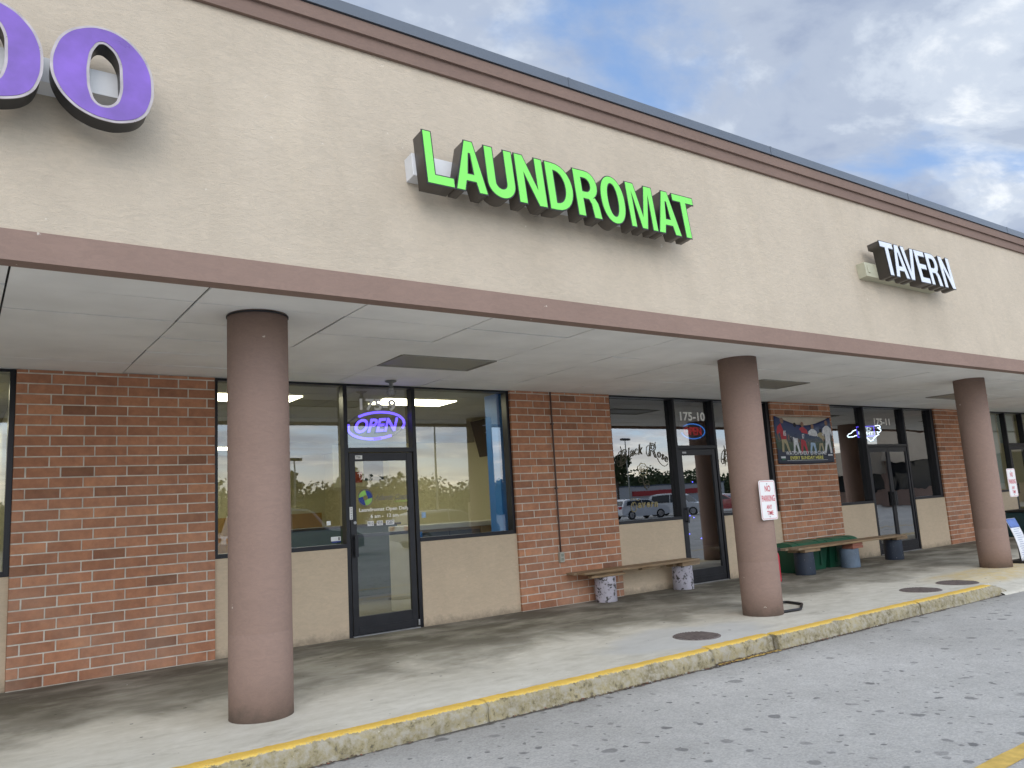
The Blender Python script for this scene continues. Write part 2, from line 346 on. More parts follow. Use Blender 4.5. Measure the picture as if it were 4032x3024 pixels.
# ------------------------------------------------------------ text and outline helpers
def text_mesh(s,mode='fill',depth=0,bevel=0,off=0,shear=0,spacing=1.0,res=6):
    cu=bpy.data.curves.new('t','FONT'); cu.body=s; cu.size=1; cu.shear=shear; cu.space_character=spacing; cu.offset=off; cu.resolution_u=res
    cu.extrude=depth
    if mode=='outline': cu.fill_mode='NONE'; cu.bevel_depth=bevel; cu.bevel_resolution=1
    o=bpy.data.objects.new('t',cu); COL.objects.link(o)
    dg=bpy.context.evaluated_depsgraph_get(); dg.update()
    me=bpy.data.meshes.new_from_object(o.evaluated_get(dg)); COL.objects.unlink(o); bpy.data.objects.remove(o); bpy.data.curves.remove(cu)
    return me
def place_text(name,s,x0,x1,z0,z1,y,mat,parent=None,off=.0,shear=0,mode='fill',bevel=0,depth=0,thick=.0015,spacing=1.0,fn=None):
    me=text_mesh(s,mode,depth,bevel,off,shear,spacing)
    xs=[v.co.x for v in me.vertices]; ys=[v.co.y for v in me.vertices]
    a,b,c,d=min(xs),max(xs),min(ys),max(ys)
    sx=(x1-x0)/(b-a); sz=(z1-z0)/(d-c)
    for v in me.vertices:
        px=x0+(v.co.x-a)*sx; pz=z0+(v.co.y-c)*sz; py=y-v.co.z*(1 if mode=='fill' else sz)
        if fn: px,pz=fn(px,pz)
        v.co=(px,py,pz)
    me.materials.clear(); me.materials.append(mat)
    o=bpy.data.objects.new(name,me); COL.objects.link(o)
    if parent: o.parent=parent
    return o
def curve2d(splines,extrude=0,off=0,smooth=False,fill='BOTH',bevel=0):
    cu=bpy.data.curves.new('c','CURVE'); cu.dimensions='2D'; cu.fill_mode=fill; cu.extrude=extrude; cu.offset=off; cu.resolution_u=8; cu.bevel_depth=bevel
    for pts in splines:
        if smooth:
            sp=cu.splines.new('BEZIER'); sp.bezier_points.add(len(pts)-1)
            for bp,p in zip(sp.bezier_points,pts): bp.co=(p[0],p[1],0); bp.handle_left_type=bp.handle_right_type='AUTO'
        else:
            sp=cu.splines.new('POLY'); sp.points.add(len(pts)-1)
            for q,p in zip(sp.points,pts): q.co=(p[0],p[1],0,1)
        sp.use_cyclic_u=True
    o=bpy.data.objects.new('c',cu); COL.objects.link(o)
    dg=bpy.context.evaluated_depsgraph_get(); dg.update()
    me=bpy.data.meshes.new_from_object(o.evaluated_get(dg)); COL.objects.unlink(o); bpy.data.objects.remove(o); bpy.data.curves.remove(cu)
    return me
def can(me,name,mat,parent,yc):   # curve mesh (x,y,z) -> (x, yc-z, y)
    for v in me.vertices: v.co=(v.co.x,yc-v.co.z,v.co.y)
    me.materials.clear(); me.materials.append(mat)
    o=bpy.data.objects.new(name,me); COL.objects.link(o); o.parent=parent; return o

# ------------------------------------------------------------ ground
PER=5.725; PX=[-5.28,.444,6.174,11.852,17.618]; PW=1.822
XL,XR=-9.,42.
mb=MB(); mb.quad((-400,-400,-.135),(400,-400,-.135),(400,60,-.135),(-400,60,-.135)); mb.build('road',m_road,kind='structure')
# pavement slab with joints, stops at the kerb; set back where the ramp starts
mb=MB(); 
xs=[XL,-6.,-3.6,-1.2,1.25,3.7,6.15,8.6,11.2]
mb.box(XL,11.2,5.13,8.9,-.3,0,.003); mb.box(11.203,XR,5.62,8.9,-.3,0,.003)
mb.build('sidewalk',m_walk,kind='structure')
mb=MB()
n=60
rows=[(5.615,-.001),(5.4,-.028),(5.2,-.060),(5.05,-.088),(4.96,-.108),(4.93,-.122),(4.915,-.145)]
g=[]
for y,z in rows: g.append([mb.bm.verts.new((11.16+i*(XR-11.16)/n,y-(random.uniform(-.02,.02) if y<5.0 else 0),z)) for i in range(n+1)])
for a,b in zip(g,g[1:]):
    for i in range(n): mb.bm.faces.new((a[i],a[i+1],b[i+1],b[i])).smooth=True
mb.build('kerb_ramp',m_walk,kind='structure')
# kerb: rounded, chipped, one broken piece set back
def kerb(x0,x1,dy,taper=None,seed=1):
    rnd=random.Random(seed); mb=MB()
    prof=[(5.135,.004),(5.09,.005),(5.05,.004),(5.022,-.004),(5.006,-.022),(4.998,-.05),(4.994,-.08),(4.99,-.11),(4.984,-.138)]
    k=max(2,int((x1-x0)/.035)); rings=[]
    o1=[rnd.uniform(-1,1) for _ in range(k+2)]
    chip=0
    for i in range(k+1):
        x=x0+(x1-x0)*i/k; r=[]
        if rnd.random()<.05: chip=rnd.uniform(.3,1)
        chip*=.7
        for j,(y,z) in enumerate(prof):
            am=.004 if j>2 else .0015
            yy=y+dy+rnd.uniform(-am,am)+(.012*chip if j in(3,4,5) else 0)+.006*math.sin(x*2.1+j)*(j>2)
            zz=z+rnd.uniform(-.002,.002)-(.012*chip if j in (2,3,4) else 0)
            if taper:
                t=max(0,(x-taper)/(x1-taper)); zz=zz*(1-t)+(-.13+.1*(1-j/8.)*(1-t))*t if t>0 else zz; 
            if i in (0,k) and j>1: yy+=.008
            r.append(mb.bm.verts.new((x,yy,zz)))
        rings.append(r)
    for a,b in zip(rings,rings[1:]):
        for j in range(len(prof)-1): mb.bm.faces.new((a[j],b[j],b[j+1],a[j+1])).smooth=True
    for r in (rings[0],rings[-1]):
        e=mb.bm.verts.new((r[0].co.x,5.14,-.2)); 
        mb.bm.faces.new(r+[mb.bm.verts.new((r[0].co.x,4.99+dy,-.2)),e])
    return mb
parts=[(XL,-3.,0),(-2.995,.9,0),(.905,3.2,0),(3.204,5.62,0),(5.66,6.53,.045),(6.56,9.2,.006)]
mb=MB()
tot=bmesh.new()
for i,(a,b,dy) in enumerate(parts+[(9.205,11.5,0)]):
    k=kerb(a,b,dy,taper=11.0 if i==len(parts) else None,seed=i+3)
    me=bpy.data.meshes.new('k'); k.bm.to_mesh(me); tot.from_mesh(me); k.bm.free()
mb.bm.free(); mb.bm=tot; mb.build('kerb',m_kerb,kind='structure')
m_yel=M_plain('worn_yellow_line',(.62,.42,.10),.7,.2,14,.2,80)
mb=MB()
def strip(pts_lo,pts_hi,z):
    A=[mb.bm.verts.new((x,y,z)) for x,y in pts_lo]; B=[mb.bm.verts.new((x,y,z)) for x,y in pts_hi]
    for i in range(len(A)-1): mb.bm.faces.new((A[i],A[i+1],B[i+1],B[i]))
rn=random.Random(5); X0=[-6+.15*i for i in range(300)]
strip([(x,2.15+rn.uniform(-.004,.004)) for x in X0 if x>3.2],[(x,2.265+rn.uniform(-.004,.004)) for x in X0 if x>3.2],-.131)
X1=[5.66+.03*i for i in range(30)]
strip([(x,4.965+rn.uniform(-.012,.006)) for x in X1],[(x,5.01) for x in X1],-.131)
for k in range(9):      # bay lines across the lot
    x=-12+k*8.; strip([(x,-16.5),(x,-10)],[(x+.1,-16.5),(x+.1,-10)],-.131)
mb.build('road_marking',m_yel,kind='structure')

# ------------------------------------------------------------ building
B=empty('strip_mall',(0,0,0),'long tan stucco strip mall with red brick piers and brown cornice','building')
T=.12
def Yw(z,off=0): return 5.05+T*(z-3.09)-off
ZT=5.013
mb=MB(); mb.sweepx([(Yw(3.0),3.0),(Yw(ZT+.02),ZT+.02),(Yw(ZT+.02)+.35,ZT+.02),(Yw(3.0)+.35,3.0)],XL,XR); mb.build('fascia_wall',m_wall,B)
mb=MB(); mb.sweepx([(5.03,2.908),(5.052-.022,3.088),(5.052,3.096),(5.16,3.096),(5.16,2.908)],XL,XR); mb.build('fascia_band',m_brown,B)
yl=Yw(ZT)
mb=MB(); mb.sweepx([(yl-.034,ZT),(yl-.030,ZT+.122),(yl-.057,ZT+.122),(yl-.052,ZT+.236),(yl-.04,ZT+.238),(yl+.25,ZT+.238),(yl+.25,ZT)],XL,XR); mb.build('cornice',m_corn,B)
mb=MB(); mb.sweepx([(yl-.070,ZT+.243),(yl-.062,ZT+.345),(yl+.30,ZT+.36),(yl+.30,ZT+.243)],XL,XR)
for i in range(14): 
    x=-7.6+3.05*i; mb.sweepx([(yl-.073,ZT+.241),(yl-.065,ZT+.348),(yl+.30,ZT+.363),(yl+.30,ZT+.30)],x,x+.03)
mb.build('roof_cap',m_cap,B)
mb=MB(); mb.box(XL,XR,5.5,22,3.2,3.5); mb.box(XL,XR,8.9,9.05,2.97,3.25); mb.build('roof',m_void,B)
# soffit boards
tx0,tdx=.22-1.143*8,1.1425; ys=[5.16,5.725,6.335,6.945,7.555,8.165,8.78]
lp=[(3.645,4.785),(9.36,10.5),(15.075,16.215),(-2.07,-.93),(20.79,21.93),(26.5,27.64)]
mb=MB(); rn=random.Random(3)
i=0
x=tx0
while x<XR:
    for a,b in zip(ys,ys[1:]):
        c=x+tdx/2
        if abs(a-6.945)<.01 and any(p<c<q for p,q in lp): continue
        dz=[2.95+rn.uniform(-.0005,.009) for _ in range(4)]
        g=.0065
        p=[(x+g,a+g,dz[0]),(x+tdx-g,a+g,dz[1]),(x+tdx-g,b-g,dz[2]),(x+g,b-g,dz[3])]
        A=[mb.bm.verts.new(q) for q in p]; Bv=[mb.bm.verts.new((q[0],q[1],q[2]+.012)) for q in p]
        mb.bm.faces.new(A)
        for k in range(4): mb.bm.faces.new((A[k],Bv[k],Bv[(k+1)%4],A[(k+1)%4]))
    x+=tdx
mb.box(XL,XR,5.161,8.78,2.975,2.99,mi=1)
mb.build('soffit',[m_tile,m_void],B)
for p,q in lp:
    mb=MB(); mb.box(p+.02,q-.02,6.965,7.535,2.956,2.968); mb.box(p,p+.02,6.945,7.555,2.944,2.972); mb.box(q-.02,q,6.945,7.555,2.944,2.972); mb.box(p+.02,q-.02,6.945,6.965,2.944,2.972); mb.box(p+.02,q-.02,7.535,7.555,2.944,2.972)
    mb.build('ceiling_light_panel',m_diff,B)
# columns
CX=[-3.85,1.875,7.584,13.32,19.04,24.77,30.5,36.2]
for k,x in enumerate(CX):
    mb=MB(); mb.lathe((x,5.958,0),[(.225,-.005),(.2265,.3),(.226,.585),(.2245,.59),(.2255,.6),(.225,1.2),(.2255,2.0),(.225,2.965)],64)
    mb.build('column',m_brown,B)
    mb=MB(); mb.lathe((x,5.958,0),[(.232,2.935),(.232,2.946),(.226,2.949),(.22,2.953)],48) ; mb.build('column_collar',m_black,B) if k in(1,) else mb.bm.free()
# brick piers
C=.1005; BL=.29
def pier(x0,x1,seed):
    rn=random.Random(seed); mb=MB(); lay=mb.bm.loops.layers.color.new('rnd')
    def brick(a,b,z0,z1):
        rv=min(1,max(0,rn.gauss(.56,.13))); rv=rn.uniform(0,.15) if rn.random()<.015 else rv
        jy=rn.uniform(-.0015,.0015); e=.0035
        y0,y1=8.69+jy,8.80
        P=[(a+e,y0,z0+e),(b-e,y0,z0+e),(b-e,y0,z1-e),(a+e,y0,z1-e),(a,y0+e,z0),(b,y0+e,z0),(b,y0+e,z1),(a,y0+e,z1),(a,y1,z0),(b,y1,z0),(b,y1,z1),(a,y1,z1)]
        V=[mb.bm.verts.new(p) for p in P]
        for q in ((0,1,2,3),(4,5,1,0),(5,6,2,1),(6,7,3,2),(7,4,0,3),(8,9,5,4),(9,10,6,5),(10,11,7,6),(11,8,4,7)):
            f=mb.bm.faces.new([V[i] for i in q]); f.material_index=0
            for l in f.loops: l[lay]=(rv,rv,rv,1)
    for r in range(30):
        z0,z1=r*C+.0062,min(r*C+C-.0062,2.948)
        if z1-z0<.02: continue
        o=BL if r%2==0 else .097
        e=[x0]; x=x0+o
        while x<x1-.02: e.append(x); x+=BL
        e.append(x1)
        for i,(a,b) in enumerate(zip(e,e[1:])):
            j=.0058+rn.uniform(-.0015,.0015)
            brick(a+(0 if i==0 else j),b-(0 if i==len(e)-2 else j),z0+rn.uniform(-.001,.001),z1)
    mb.box(x0+.004,x1-.004,8.6955,8.805,-.02,2.952,mi=1)
    return mb.build('brick_pier',[m_brick,m_mortar],B)
for k,x in enumerate(PX+[23.34,29.07,34.8]):
    pier(x,x+(PW if k<5 else 1.82),k+11)

# storefront bays ----------------------------------------------------
YG,YF=8.82,8.73          # glass plane, frame front
def bay(x0,x1,m1,m2,jr,glass,dbl=False,door=True,real=True):
    """x0,x1 clear opening; m1,m2 (left edges) of 51 mm mullions; jr right jamb width"""
    w_=.051; f=MB(); fb=lambda a,b,z0,z1,y0=YF,y1=YG+.03: f.box(a,b,y0,y1,z0,z1,.002)
    fb(x0,x0+.04,1.015,2.95); fb(x1-jr,x1,1.015,2.95)
    fb(m1,m1+w_,0,2.95); fb(m2,m2+w_,0,2.95)
    y2=YF+.003
    for a,b in ((x0+.04,m1),(m1+w_,m2),(m2+w_,x1-jr)): f.box(a,b,y2,YG+.03,2.925,2.95)
    for a,b in ((x0+.04,m1),(m2+w_,x1-jr)): f.box(a,b,y2-.01,YG+.03,1.015,1.062,.002)
    f.box(m1+w_,m2,y2,YG+.03,2.125,2.18,.002)
    f.build('storefront_frame',m_frame,B)
    for a,b in ((x0,m1),(m2+w_,x1)):
        mb=MB(); mb.box(a,b,8.722,8.87,-.01,1.014,.003); mb.build('knee_wall_panel',m_panel,B)
    panes=[]
    for a,b,z0,z1 in ((x0+.04,m1,1.062,2.925),(m1+w_,m2,2.18,2.925),(m2+w_,x1-jr,1.062,2.925)):
        mb=MB(); mb.box(a,b,YG,YG+.005,z0,z1); panes.append(mb.build('window_pane',glass[len(panes)],B))
    a,b=m1+w_,m2
    doors=[]
    leaves=[(a+.012,b-.012)] if not dbl else [(a+.012,(a+b)/2-.003),((a+b)/2+.003,b-.012)]
    for k,(p,q) in enumerate(leaves):
        mb=MB(); s1=.075 if not dbl else .05; y0,y1=YF+.012,YF+.057
        mb.box(p,p+s1,y0,y1,.012,2.118,.003); mb.box(q-s1,q,y0,y1,.012,2.118,.003)
        mb.box(p+s1,q-s1,y0+.002,y1-.002,2.02,2.118,.003); mb.box(p+s1,q-s1,y0+.002,y1-.002,.012,.22,.003)
        mb.box(p+s1,q-s1,y0-.006,y0+.004,.02,.10,.001)
        d=mb.build('door',m_door,B)
        mb=MB(); mb.box(p+s1-.005,q-s1+.005,y0+.02,y0+.026,.215,2.025); mb.build('door_glass',glass[3+k],d)
        doors.append((d,p,q,s1,y0))
    mb=MB(); mb.box(a,b,YF-.02,YG+.1,-.005,.010,.002); mb.build('door_threshold',m_alu,B)
    return panes,doors
m_alu=M_plain('worn_aluminium',(.40,.40,.40),.4,.2,12,metal=.7)
# bay 175-9
p9,d9=bay(PX[1]+PW,PX[2],3.755,4.671,.045,[m_glassL]*4)
p10,d10=bay(PX[2]+PW,PX[3],9.383,10.327,.085,[m_glassT]*4)
p11,d11=bay(PX[3]+PW,PX[4],14.84,16.36,.12,[m_glassT,m_glassT,m_glassW,m_glassW,m_glassW],True)
p12,d12=bay(PX[4]+PW,23.34,21.09,22.03,.05,[m_glassL]*4)
p8,d8=bay(PX[0]+PW,PX[1],-1.9,-.9,.05,[m_glassL]*4)
bay(23.34+1.82,29.07,26.5,27.4,.05,[m_glassL]*4); bay(29.07+1.82,34.8,32.3,33.2,.05,[m_glassL]*4)
mb=MB(); mb.box(36.62,XR,8.74,8.9,0,2.95); mb.build('end_wall',m_panel,B); mb=MB(); mb.box(XL,PX[0],8.74,8.9,0,2.95); mb.build('end_wall',m_panel,B)
# interiors
m_iw=M_plain('cream_interior_paint',(.60,.57,.40),.7,.05,1); m_ifl=M_plain('vinyl_floor',(.20,.19,.15),.4,.15,3)
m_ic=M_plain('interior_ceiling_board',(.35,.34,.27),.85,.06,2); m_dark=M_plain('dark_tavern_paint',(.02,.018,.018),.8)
m_lamp=M_emit('fluorescent_diffuser',(1,.94,.68),10)
def room(x0,x1,y1,wall,fl,ce,back=None):
    mb=MB(); mb.box(x0-.1,x0,8.9,y1,-.05,3.0); mb.box(x1,x1+.1,8.9,y1,-.05,3.0); mb.box(x0-.1,x1+.1,y1,y1+.1,-.05,3.0); mb.build('interior_wall',wall,B)
    mb=MB(); mb.box(x0,x1,8.87,y1,-.06,-.002); mb.build('interior_floor',fl,B)
    mb=MB(); 
    x=x0
    while x<x1-.05:
        y=8.9
        while y<y1-.05:
            mb.box(x+.006,min(x+1.142,x1)-.006,y+.006,min(y+.57,y1)-.006,2.94+random.uniform(0,.002),2.95); y+=.57
        x+=1.142
    mb.box(x0,x1,8.87,y1,2.952,2.96,mi=1)
    mb.build('interior_ceiling',[ce,m_void],B)
room(.7,7.62,19,m_iw,m_ifl,m_ic)
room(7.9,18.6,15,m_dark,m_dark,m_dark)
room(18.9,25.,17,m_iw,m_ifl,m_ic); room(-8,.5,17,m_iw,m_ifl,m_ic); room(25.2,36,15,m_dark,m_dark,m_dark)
for p,q,y,z in [(4.775,5.915,9.67,10.2),(2.46,3.62,9.70,10.25),(4.05,5.19,13.77,14.35),(5.3,6.4,13.76,14.2),(2.9,3.95,13.77,14.4),(4.0,5.1,16.75,17.3),(2.2,3.3,16.75,17.3),(-1.0,.17,9.8,10.4),(-1.0,.17,13,13.6),(19.5,20.6,11,11.6),(21.5,22.6,13,13.6)]:
    mb=MB(); mb.box(p,q,y,z,2.927,2.938); mb.build('ceiling_light',m_lamp,B)
mb=MB(); mb.box(1.2,7.6,11.9,12.0,2.55,2.95); mb.build('interior_bulkhead',m_ic,B)

# ------------------------------------------------------------ channel letter signs
TA=math.atan(T)
def sign_root(name,label,cat): 
    e=empty(name,(0,4.89,4.0),label,cat,rot=(-TA,0,0)); return e
def L_poly():
    h0,h1=-.18,.27; H=h1-h0
    def r(x,z): return (x,z)
    G={}
    G['L']=[[(2.816,h1),(2.890,h1),(2.893,h0+.08),(3.058,h0+.08),(3.058,h0),(2.820,h0)]]
    def Al(x0,x1,ax,aw,sw=.080,th=.07):
        z=lambda t:h0+H*t
        # inner triangle and crossbar
        c=(x0+x1)/2
        def lx(zz): t=(zz-h0)/H; return x0+(ax-x0)*t
        def rx(zz): t=(zz-h0)/H; return x1+(ax+aw-x1)*t
        zb0,zb1=h0+.09,h0+.155
        out=[(ax,h1),(ax+aw,h1),(x1,h0),(x1-sw,h0),(rx(zb0)-sw,zb0),(lx(zb0)+sw,zb0),(x0+sw,h0),(x0,h0)]
        top=h1-.11; m=(lx(top)+rx(top))/2
        inn=[(lx(zb1)+sw,zb1),(rx(zb1)-sw,zb1),(m+.008,top),(m-.008,top)]
        return [out,inn]
    G['A']=Al(3.073,3.364,3.19,.078)
    def U(x0,x1,sw=.081):
        c=(x0+x1)/2; ro=(x1-x0)/2; pts=[(x0,h1)]
        zc=h0+ro*1.02
        for i in range(0,19):
            a=math.pi+math.pi*i/18; pts.append((c+ro*math.cos(a),zc+ro*1.02*math.sin(a)))
        pts+=[(x1,h1),(x1-sw,h1)]
        ri=ro-sw
        for i in range(0,15):
            a=-math.pi*i/14; pts.append((c+ri*math.cos(a),zc+(ri*1.02)*math.sin(a)))
        pts+=[(x0+sw,h1)]
        return [pts]
    G['U']=U(3.377,3.648)
    def Nl(x0,x1,sw=.080,a=h0,b=h1): return [[(x0,b),(x0+sw+.004,b),(x1-sw,a+.16),(x1-sw,b),(x1,b),(x1,a),(x1-sw-.004,a),(x0+sw,b-.17),(x0+sw,a),(x0,a)]]
    G['N']=Nl(3.676,3.962)
    def D(x0,x1,sw=.081,th=.07):
        def half(xa,xb,za,zb,n=14):
            cz=(za+zb)/2; rz=(zb-za)/2; rx=min((xb-xa),rz*.95)
            return [(xb-rx+rx*math.cos(math.pi/2-math.pi*i/n)**1 if False else xb-rx+rx*abs(math.cos(math.pi/2-math.pi*i/n))**.85,cz+rz*math.sin(math.pi/2-math.pi*i/n)) for i in range(n+1)]
        return [[(x0,h1)]+half(x0,x1,h0,h1)+[(x0,h0)],[(x0+sw,h1-th)]+half(x0+sw,x1-sw,h0+th,h1-th)+[(x0+sw,h0+th)]]
    G['D']=D(3.994,4.272)
    def Rl(x0,x1,a=h0,b=h1,sw=.081,th=.072,leg=.0):
        zm=a+(b-a)*.44
        def half(xa,xb,za,zb,n=12):
            cz=(za+zb)/2; rz=(zb-za)/2
            return [(xb-rz*.9+rz*.9*abs(math.cos(math.pi/2-math.pi*i/n))**.9,cz+rz*math.sin(math.pi/2-math.pi*i/n)) for i in range(n+1)]
        o=[(x0,b)]+half(x0,x1-.008,zm-.02,b)
        o=o[:-2]+[(x1-.055,zm+.002),(x1-.022,zm-.05),(x1-.012,a+.10),(x1-.006,a+.03),(x1+.0,a),(x1-sw-.008,a),(x1-sw-.012,a+.05),(x1-sw-.02,a+.13),(x1-sw-.045,zm-.025),(x0+sw,zm-.025),(x0+sw,a),(x0,a)]
        i=[(x0+sw,b-th)]+half(x0+sw,x1-.008-sw,zm+.045,b-th)+[(x0+sw,zm+.045)]
        return [o,i]
    G['R']=Rl(4.303,4.572)
    def O(x0,x1,sw=.081,th=.07):
        c=(x0+x1)/2; rx=(x1-x0)/2; cz=(h0+h1)/2; rz=(h1-h0)/2+.01
        f=lambda rx,rz:[(c+rx*math.copysign(abs(math.cos(t))**.92,math.cos(t)),cz+rz*math.copysign(abs(math.sin(t))**.92,math.sin(t))) for t in [2*math.pi*i/40 for i in range(40)]]
        return [f(rx,rz),f(rx-sw,rz-th)]
    G['O']=O(4.598,4.884)
    x0,x1=4.928,5.264; c=(x0+x1)/2
    G['M']=[[(x0,h1),(x0+.10,h1),(c,h0+.13),(x1-.10,h1),(x1,h1),(x1,h0),(x1-.064,h0),(x1-.064,h1-.11),(c+.034,h0),(c-.034,h0),(x0+.064,h1-.11),(x0+.064,h0),(x0,h0)]]
    G['A2']=Al(5.281,5.579,5.398,.078)
    G['T']=[[(5.540,h1),(5.832,h1),(5.832,h1-.075),(5.722,h1-.075),(5.722,h0),(5.645,h0),(5.645,h1-.075),(5.540,h1-.075)]]
    k0,k1=-.09,.36
    J={}
    J['T']=[[(9.232,k1),(9.528,k1),(9.528,k1-.078),(9.418,k1-.078),(9.400,k0),(9.318,k0),(9.336,k1-.078),(9.232,k1-.078)]]
    sh=[0]
    def Al2(x0,x1,ax,aw,sw=.077):
        H2=k1-k0
        lx=lambda zz:x0+(ax-x0)*(zz-k0)/H2; rx=lambda zz:x1+(ax+aw-x1)*(zz-k0)/H2
        zb0,zb1=k0+.09,k0+.155; top=k1-.11; m=(lx(top)+rx(top))/2
        return [[(ax,k1),(ax+aw,k1),(x1,k0),(x1-sw,k0),(rx(zb0)-sw,zb0),(lx(zb0)+sw,zb0),(x0+sw,k0),(x0,k0)],[(lx(zb1)+sw,zb1),(rx(zb1)-sw,zb1),(m+.008,top),(m-.008,top)]]
    J['A']=Al2(9.458,9.772,9.578,.085)
    J['V']=[[(9.722,k1),(9.80,k1),(9.853,k0+.12),(9.955,k1),(10.032,k1),(9.893,k0),(9.81,k0)]]
    J['E']=[[(10.05,k1),(10.292,k1),(10.292,k1-.075),(10.127,k1-.075),(10.127,k0+.265),(10.278,k0+.265),(10.278,k0+.195),(10.127,k0+.195),(10.127,k0+.075),(10.29,k0+.075),(10.29,k0),(10.05,k0)]]
    J['R']=Rl(10.328,10.608,k0,k1,.077)
    J['N']=Nl(10.668,10.952,.077,k0,k1)
    return G,J
G,J=L_poly()
def channel(root,splines,face,name='letter',depth=.14,smooth=False,rim=m_black,inset=-.0035,side=m_bronze,rimo=.007):
    """can body with rim and coloured face; root's local frame (x, depth, up)"""
    me=curve2d(splines,depth/2,0,smooth); o=can(me,name,side,root,depth/2+.004)
    me=curve2d(splines,.003,rimo,smooth); can(me,'trim_cap',rim,o,.003)
    me=curve2d(splines,.0025,inset,smooth); can(me,'face',face,o,-.0008)
    return o
sg=sign_root('sign','green channel letters reading LAUNDROMAT on the tan wall','sign')
for k in ('L','A','U','N','D','R','O','M','A2','T'): channel(sg,G[k],m_green)
mb=MB(); mb.box(2.79,5.80,.145,.268,-.045,.148,.004); mb.build('raceway',m_race,sg)
sg=sign_root('sign','white channel letters reading TAVERN on the tan wall','sign')
for k in ('T','A','V','E','R','N'): channel(sg,J[k],m_white,depth=.15)
mb=MB(); mb.box(9.06,10.78,.155,.268,-.07,.118,.004); mb.box(9.10,9.15,.145,.16,-.02,.07,.003); mb.build('raceway',m_raceg,sg)
Oo=[(0.362,0.065),(0.379,0.202),(0.427,0.304),(0.52,0.379),(0.624,0.408),(0.731,0.386),(0.824,0.312),(0.886,0.202),(0.906,0.06),(0.89,-0.062),(0.843,-0.155),(0.744,-0.212),(0.647,-0.223),(0.539,-0.197),(0.454,-0.138),(0.39,-0.046)]
Oi=[(0.552,0.04),(0.555,0.146),(0.58,0.251),(0.625,0.303),(0.67,0.285),(0.715,0.217),(0.73,0.095),(0.722,-0.042),(0.692,-0.108),(0.64,-0.134),(0.596,-0.121),(0.563,-0.051)]
sg=sign_root('sign','large purple rounded letters in chrome trim, cut off at the left edge','sign')
for dx in (-1.77,-1.18,-.59,0):
    channel(sg,[[(x+dx,z) for x,z in Oo],[(x+dx,z) for x,z in Oi]],m_purple,smooth=True,rim=m_trim,depth=.12,inset=-.009,side=m_black)
mb=MB(); mb.box(-1.6,.82,.13,.268,.03,.20,.004); mb.build('raceway',m_race,sg)

# ------------------------------------------------------------ glass lettering and decals
place_text('address_number','175-9',3.998+.01,4.499,2.645,2.79,YG-.002,m_etch,p9[1],off=.03)
place_text('address_number','175-10',9.64,10.24,2.592,2.74,YG-.002,m_etch,p10[1],off=.03)
place_text('address_number','175-11',15.38,15.975,2.577,2.718,YG-.002,m_etch,p11[1],off=.03)
dr,dp,dq,ds,dy=d9[0]; yd=dy+.018
place_text('door_lettering','Laundromat Open Daily',3.935,4.598,1.405,1.462,yd,m_lett,dr,off=.025)
place_text('door_lettering','6 am -  12 am',4.08,4.448,1.338,1.382,yd,m_lett,dr,off=.025)
m_num=M_plain('black_number',(.01,.01,.01),.6)
for s,a,b in (('910',4.037,4.118),('909',4.157,4.238),('3587',4.278,4.388)):
    mb=MB(); mb.box(a,b,yd-.001,yd+.0005,1.247,1.303); pl=mb.build('number_sticker',m_lett,dr)
    o=place_text('number_print',s,a+.008,b-.008,1.254,1.296,yd-.0016,m_num,dr)
m_blue=M_plain('navy_logo_vinyl',(.02,.05,.30),.5); m_lime=M_plain('lime_logo_vinyl',(.30,.62,.12),.5)
def sector(mb,c,r0,r1,a0,a1,y,n=14,sk=0):
    A=[mb.bm.verts.new((c[0]+r1*math.cos(R(a0+(a1-a0)*i/n)),y,c[1]+r1*math.sin(R(a0+(a1-a0)*i/n)))) for i in range(n+1)]
    Bv=[mb.bm.verts.new((c[0]+r0*math.cos(R(a0+sk+(a1-a0)*i/n)),y,c[1]+r0*math.sin(R(a0+sk+(a1-a0)*i/n)))) for i in range(n+1)]
    for i in range(n): mb.bm.faces.new((A[i],A[i+1],Bv[i+1],Bv[i]))
lc=(4.021,1.582)
mb=MB()
for a in (0,180): sector(mb,lc,.03,.088,a+0,a+88,yd-.001,sk=-35)
mb.build('door_logo',m_blue,dr)
mb=MB()
for a in (90,270): sector(mb,lc,.03,.088,a+2,a+88,yd-.001,sk=-35)
mb.build('door_logo',m_lime,dr)
mb=MB(); mb.tube([(lc[0]+.094*math.cos(t),yd,lc[1]+.101*math.sin(t)) for t in [2*math.pi*i/40 for i in range(40)]],.0022,6,True); mb.build('door_logo',m_blue,dr)
place_text('door_lettering','Atlantic Coast',4.135,4.60,1.545,1.612,yd,m_blue,dr,shear=.5,mode='outline',bevel=.012)
place_text('door_lettering','LAUNDRY',4.40,4.59,1.512,1.534,yd,m_lime,dr,shear=.3)
mb=MB(); mb.box(3.895,3.985,dy-.003,dy+.001,2.042,2.088); st=mb.build('door_sticker',m_lett,dr)
place_text('sticker_print','7TB8',3.905,3.96,2.052,2.078,dy-.0035,m_num,dr)
mb=MB(); mb.box(3.800,3.838,YF-.003,YF+.001,1.335,1.482); mb.build('window_sticker',m_lett,B)
place_text('sticker_print','8 0 0 0 0',1.345,1.47,-3.83,-3.812,0,m_num,B).rotation_euler=(0,0,0)
# vertical print on the jamb sticker: built flat then turned upright
o=[c for c in B.children if c.name.startswith('sticker_print')][-1]
for v in o.data.vertices:
    x,y,z=v.co; v.co=(-z,YF-.0035,x)
